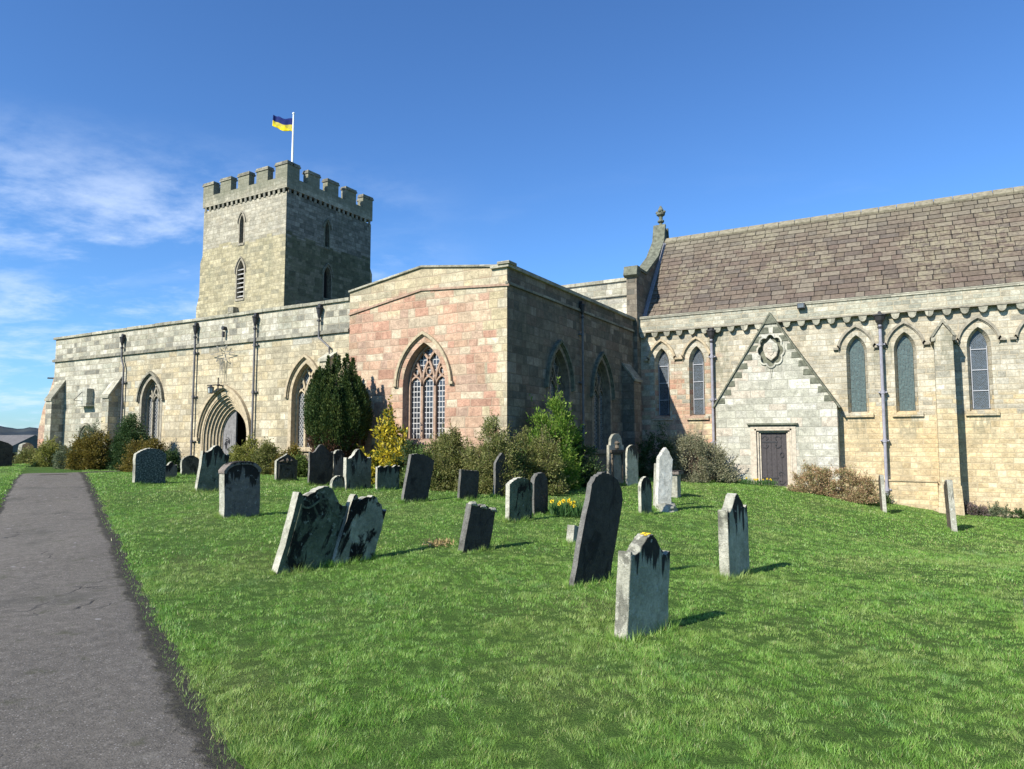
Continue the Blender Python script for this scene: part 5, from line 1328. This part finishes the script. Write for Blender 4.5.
# daffodils and small plants
M_petal = leaf_mat('yellow_petals', [(.75, .55, .02), (.82, .66, .04)], .4); M_petalw = leaf_mat('pale_petals', [(.75, .72, .45), (.8, .78, .6)], .4)
M_corona = plain('daffodil_trumpet', (.80, .55, .02), .6, nz=.1)
def daffodils(label, c, r, nf, seed, pet=M_petal, hgt=.30, name='daffodil_clump', nl=260, sc=1.0):
    rs = np.random.RandomState(seed); root = empty(name, c, label, 'daffodils')
    a_ = rs.uniform(0, 6.28, nl); q = np.sqrt(rs.uniform(0, 1, nl)); P = np.stack([c[0] + np.cos(a_) * q * r[0], c[1] + np.sin(a_) * q * r[1], np.full(nl, c[2])], 1)
    D = rs.normal(size=(nl, 3)) * .25 + [0, 0, 1]; V, F_ = leaves(P, D, hgt, rs, .09); link('leaf_blades', npmesh('leaf_blades', V, F_), L_daff, root)
    rr = random.Random(seed)
    for i in range(nf):
        an = rr.uniform(0, 6.28); q = rr.uniform(0, 1) ** .5; x_, y_ = c[0] + math.cos(an) * q * r[0] * .9, c[1] + math.sin(an) * q * r[1] * .9; zt = c[2] + hgt * rr.uniform(.85, 1.25)
        b = MB(); ff_ = Vector((rr.uniform(-.8, .2), rr.uniform(-1, -.5), rr.uniform(-.1, .3))).normalized(); u_ = ff_.orthogonal().normalized(); w_ = ff_.cross(u_)
        ct = Vector((x_, y_, zt)); R_ = .042 * sc
        for p_ in range(6):
            t_ = p_ * math.pi / 3; d_ = u_ * math.cos(t_) + w_ * math.sin(t_); e_ = u_ * -math.sin(t_) + w_ * math.cos(t_)
            b.add([ct, ct + d_ * R_ * .6 + e_ * R_ * .38 + ff_ * .004, ct + d_ * R_ * 1.15, ct + d_ * R_ * .6 - e_ * R_ * .38 + ff_ * .004], [(0, 1, 2, 3)])
        fo = b.build('flower', pet, root)
        b = MB(); b.tube([ct, ct + ff_ * .03 * sc], [.012 * sc, .019 * sc], 8, False); b.build('trumpet', M_corona, fo)
        b = MB(); b.tube([(x_, y_, c[2]), (x_, y_, zt - .03), tuple(ct)], .005, 4); b.build('stem', L_daff, fo)
    return root
q = ground(569, 516)
daffodils('clump of yellow daffodils with green blades on the lawn beside the tall leaning slate', q, (.42, .32), 15, 3, sc=.95, nl=380, hgt=.25)
q = ground(736, 489)
daffodils('patch of small yellow flowers and dark leaves left of the gabled doorstep', (q[0], 25.35, G(q[0], 25.4)), (.85, .28), 10, 4, hgt=.19, sc=.85, nl=500)
q = ground(846, 500); daffodils('few pale flowers among green blades under the russet shrub near the drainpipe', (-1.75, 25.1, G(-1.75, 25.1)), (.9, .22), 8, 6, pet=M_petalw, hgt=.18, nl=360)
def herb(px, label, T, h, mat, seed, n=1500, rxx=None):
    c, hw, hh = at(px[0], px[1], 480, T); shrub('border_plant', label, 'plant', c, (hw, .22, h), n, .05, mat, seed, clumps=24, cl_r=.10, group='low plants along the foot of the chancel wall', twigs=10)
herb((962, 985), 'mauve grey heather like plant at the wall foot right of the tall buttress', 26.0, .30, leaf_mat('mauve_leaves', [(.16, .12, .12), (.22, .17, .16), (.12, .12, .07)]), 41, 2600)
herb((984, 1003), 'small green plant at the wall foot beside the mauve grey one', 26.0, .27, L_grey, 42)
herb((1002, 1030), 'low dark green plant at the wall foot by the right edge of the photo', 26.0, .20, L_deep, 43, 2200)
herb((866, 886), 'low dark ivy like plant at the foot of the chancel drainpipe', 25.9, .18, L_deep, 44, 1800)
herb((715, 735), 'dark green leafy plant at the right foot of the grey twiggy bush', 25.2, .28, L_deep, 45, 2200)

# small rough stones lying at the chancel foot
for i, (px_, py_, r_) in enumerate(((1006, 521, .13), (940, 507, .12), (1015, 519, .09))):
    x_, _z = onY(px_, py_, 25.95)
    rock('loose_stone', (x_, 25.95, G(x_, 25.95) + .05), (r_ * 1.4, r_, r_ * .7), M_dress, i + 5, ['pale loose stone lying at the wall foot near the right edge', 'loose stone beside the foot of the tall buttress', 'smaller loose stone at the wall foot at the right edge'][i], 'stone')

# ------------------------------------------------------------------ far things on the left: cottage and hills
M_slateroof = plain('grey_slate_roof', (.11, .105, .10), .8, nz=.2, sc=2)
ct = empty('cottage', (-115, 52, -4), 'low distant cottage with a grey slate roof beyond the churchyard at the far left', 'cottage')
b = MB(); b.box(-128, -108, 48, 56, -5, .2); b.build('walls', M_nave, ct)
b = MB()
b.add([(-128.4, 47.6, .1), (-107.6, 47.6, .1), (-107.6, 52, 2.5), (-128.4, 52, 2.5), (-107.6, 56.4, .1), (-128.4, 56.4, .1)], [(0, 1, 2, 3), (3, 2, 4, 5), (1, 4, 2), (0, 3, 5)]); b.build('roof', M_slateroof, ct)
def hills(name, D0, hgt, seed, mat, a0=40, a1=80, depth=300):
    rs = np.random.RandomState(seed); n, m = 120, 14; V = []
    ph = rs.uniform(0, 6.28, 6)
    for i in range(n):
        a_ = R(90 + a0 + (a1 - a0) * i / (n - 1)) + 0
        e = min(1, min(i, n - 1 - i) / 12)
        s_ = sum(math.sin(i * f_ + ph[k_]) * am for k_, (f_, am) in enumerate(((.09, .35), (.21, .22), (.47, .10), (1.1, .05), (2.1, .02))))
        hh = hgt * (.75 + s_) * e
        for j in range(m):
            d_ = D0 + depth * j / (m - 1); f_ = math.sin(math.pi * min(1, j / (m - 1)) * .5) if j < m else 0
            V.append((d_ * math.cos(a_), d_ * math.sin(a_), -4 + (hh + 4) * math.sin(math.pi * (j / (m - 1)) * .5) + rs.uniform(-.3, .3) * e))
    ii = np.arange(n * m).reshape(n, m)
    f = np.stack([ii[:-1, :-1].ravel(), ii[:-1, 1:].ravel(), ii[1:, 1:].ravel(), ii[1:, :-1].ravel()], 1)
    tag(link(name, npmesh(name, np.array(V), f), mat, smooth=True), kind='structure')
def hill_mat(name, a_, b_):  # the blue of distance haze is put into both hill colours
    m, t = new_mat(name); o_ = t.node('ShaderNodeTexCoord').outputs['Object']; n = t.noise(o_, .018, 6, .65)
    finish(t, t.mix(t.rng(n, .42, .58), a_, b_), .95, spec=.05); return m
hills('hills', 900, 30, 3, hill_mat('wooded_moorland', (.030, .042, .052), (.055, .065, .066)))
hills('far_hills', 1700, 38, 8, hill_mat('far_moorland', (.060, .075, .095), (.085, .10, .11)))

# ------------------------------------------------------------------ lawn grass
def grass_mat():
    m, t = new_mat('grass_blades'); geo = t.node('ShaderNodeNewGeometry'); rp = geo.outputs['Random Per Island']
    o_ = t.node('ShaderNodeTexCoord').outputs['Object']
    n1 = t.noise(o_, .6, 4, .6); n2 = t.noise(o_, 4.5, 5, .65); n3 = t.noise(t.add(o_, (4, 4, 0)), 1.4, 5, .6)
    f = t.m('ADD', t.m('MULTIPLY', rp, .55), t.m('MULTIPLY', t.rng(n2, .3, .7), .45))
    col = t.ramp(f, [(.05, (.095, .210, .034)), (.35, (.170, .350, .055)), (.65, (.250, .440, .080)), (.92, (.38, .53, .135))])
    col = t.mix(t.m('MULTIPLY', t.rng(n1, .46, .62), .50), col, (.34, .41, .125))
    col = t.mix(t.m('MULTIPLY', t.rng(n3, .56, .68), .35), col, (.115, .255, .105))
    dead = t.m('GREATER_THAN', t.m('FRACT', t.m('MULTIPLY', rp, 37.0)), .93)
    col = t.mix(t.m('MULTIPLY', dead, .8), col, (.46, .40, .19))
    d = t.node('ShaderNodeBsdfPrincipled', {'Base Color': col, 'Roughness': .42, 'Specular IOR Level': .45})
    tr = t.node('ShaderNodeBsdfTranslucent', {'Color': col})
    mx = t.node('ShaderNodeMixShader', {0: .40, 1: d.outputs[0], 2: tr.outputs[0]})
    t.node('ShaderNodeOutputMaterial', {'Surface': mx.outputs[0]}); return m
M_grass = grass_mat()
def grass():
    rs = np.random.RandomState(1); VV = []; 
    def blades(x_, y_, hgt, wid, hs=1.0):
        n = len(x_); z_ = gz(x_, y_, True) - .008
        a_ = rs.uniform(0, 6.28, n); lm = rs.uniform(.15, .95, n)
        la = 2.2 * np.sin(x_ * 7.1 + 1.9 * np.sin(y_ * 5.9)) + 2.2 * np.sin(y_ * 8.3 + 1.8 * np.sin(x_ * 6.7 + 1)) + 1.5 * np.sin(x_ * 23 + y_ * 17) + rs.normal(size=n) * 1.15
        # tufts: neighbouring blades share length
        z_ = z_ + .010 * np.sin(x_ * 13 + 2 * np.sin(y_ * 9)) * np.sin(y_ * 15 + 2 * np.sin(x_ * 8))
        tuft = .66 + .30 * np.sin(x_ * 5.1 + 2 * np.sin(y_ * 3.3)) * np.sin(y_ * 4.7 + 2 * np.sin(x_ * 2.9)) + .30 * np.sin(x_ * 19 + 2 * np.sin(y_ * 7)) * np.sin(y_ * 23 - 2 * np.sin(x_ * 9)) + .15 * np.sin(x_ * 41 + y_ * 13) * np.sin(y_ * 37)
        h = hgt * np.clip(tuft + .12, .20, 1.8) * rs.uniform(.55, 1.25, n) * hs; w = wid * rs.uniform(.7, 1.3, n)
        B = np.stack([x_, y_, z_], 1); sx, sy = np.cos(a_) * w / 2, np.sin(a_) * w / 2
        V = np.empty((n, 3, 3)); V[:, 0] = B; V[:, 0, 0] -= sx; V[:, 0, 1] -= sy; V[:, 1] = B; V[:, 1, 0] += sx; V[:, 1, 1] += sy
        V[:, 2, 0] = x_ + np.cos(la) * h * lm; V[:, 2, 1] = y_ + np.sin(la) * h * lm; V[:, 2, 2] = z_ + h
        VV.append(V.reshape(-1, 3))
    for r0, r1, dens, hgt, wid in ((1.6, 4.2, 22000, .036, .0028), (4.2, 6.5, 13000, .036, .0038), (6.5, 10, 6000, .036, .0056), (10, 16, 2600, .036, .009), (16, 37, 850, .038, .018)):
        area = math.radians(112) / 2 * (r1 * r1 - r0 * r0); n = int(area * dens)
        r_ = np.sqrt(rs.uniform(r0 * r0, r1 * r1, n)); th = rs.uniform(R(90 + 30 - 60), R(90 + 30 + 52), n)
        x_, y_ = r_ * np.cos(th), r_ * np.sin(th); s = path_side(x_, y_)
        ragged = .02 * np.sin(x_ * 5) + .02 * np.sin(y_ * 11 + x_ * 3) + .015 * np.sin(x_ * 31 + y_ * 17)
        p_edge = np.clip((s + .02 + ragged) / .10, 0, 1) + .10 * (s > -.10)          # thins out towards the verge
        p_left = np.clip((-PW - s - .0 + ragged) / .10, 0, 1)
        keep = (rs.uniform(0, 1, n) < np.maximum(p_edge, p_left)) & (y_ < 26.3) & ~((y_ > 16.1) & (x_ < -9.4))
        blades(x_[keep], y_[keep], hgt, wid)
    # longer grass left by the mower round the feet of the stones
    for (sx, sy, w, th, ya) in stones:
        n = 1000; a_ = rs.uniform(-1, 1, n); side_ = rs.randint(0, 4, n); e = rs.uniform(0, .07, n)
        lu = np.where(side_ < 2, a_ * (w / 2 + .05), np.where(side_ == 2, w / 2 + e, -w / 2 - e)); ln = np.where(side_ == 0, .01 + e, np.where(side_ == 1, -th - e, (a_ - 1) * th / 2))
        x_ = sx + lu * math.sin(ya) + ln * math.cos(ya); y_ = sy + lu * math.cos(ya) - ln * math.sin(ya)
        blades(x_, y_, .105, .006)
    V = np.concatenate(VV); print('grass blades', len(V) // 3)
    tag(link('lawn_grass', npmesh('lawn_grass', V, np.arange(len(V)).reshape(-1, 3)), M_grass), 'short mown green grass growing over the churchyard', 'grass', kind='stuff')
grass()
# dry clump on the lawn
q = ground(438, 545)
rs_ = np.random.RandomState(3); P_ = np.array([q[0], q[1], q[2] + .02]) + rs_.normal(size=(160, 3)) * [.09, .11, .015]
V_, F_ = leaves(P_, rs_.normal(size=(160, 3)) + [0, 0, .6], .07, rs_, .35)
tag(link('dry_leaf_clump', npmesh('dry_leaf_clump', V_, F_), leaf_mat('dry_leaves', [(.32, .24, .10), (.42, .33, .16), (.22, .16, .07)], .3)), 'small tan clump of dry leaves lying on the lawn left of the notched dark gravestone', 'leaf clump')
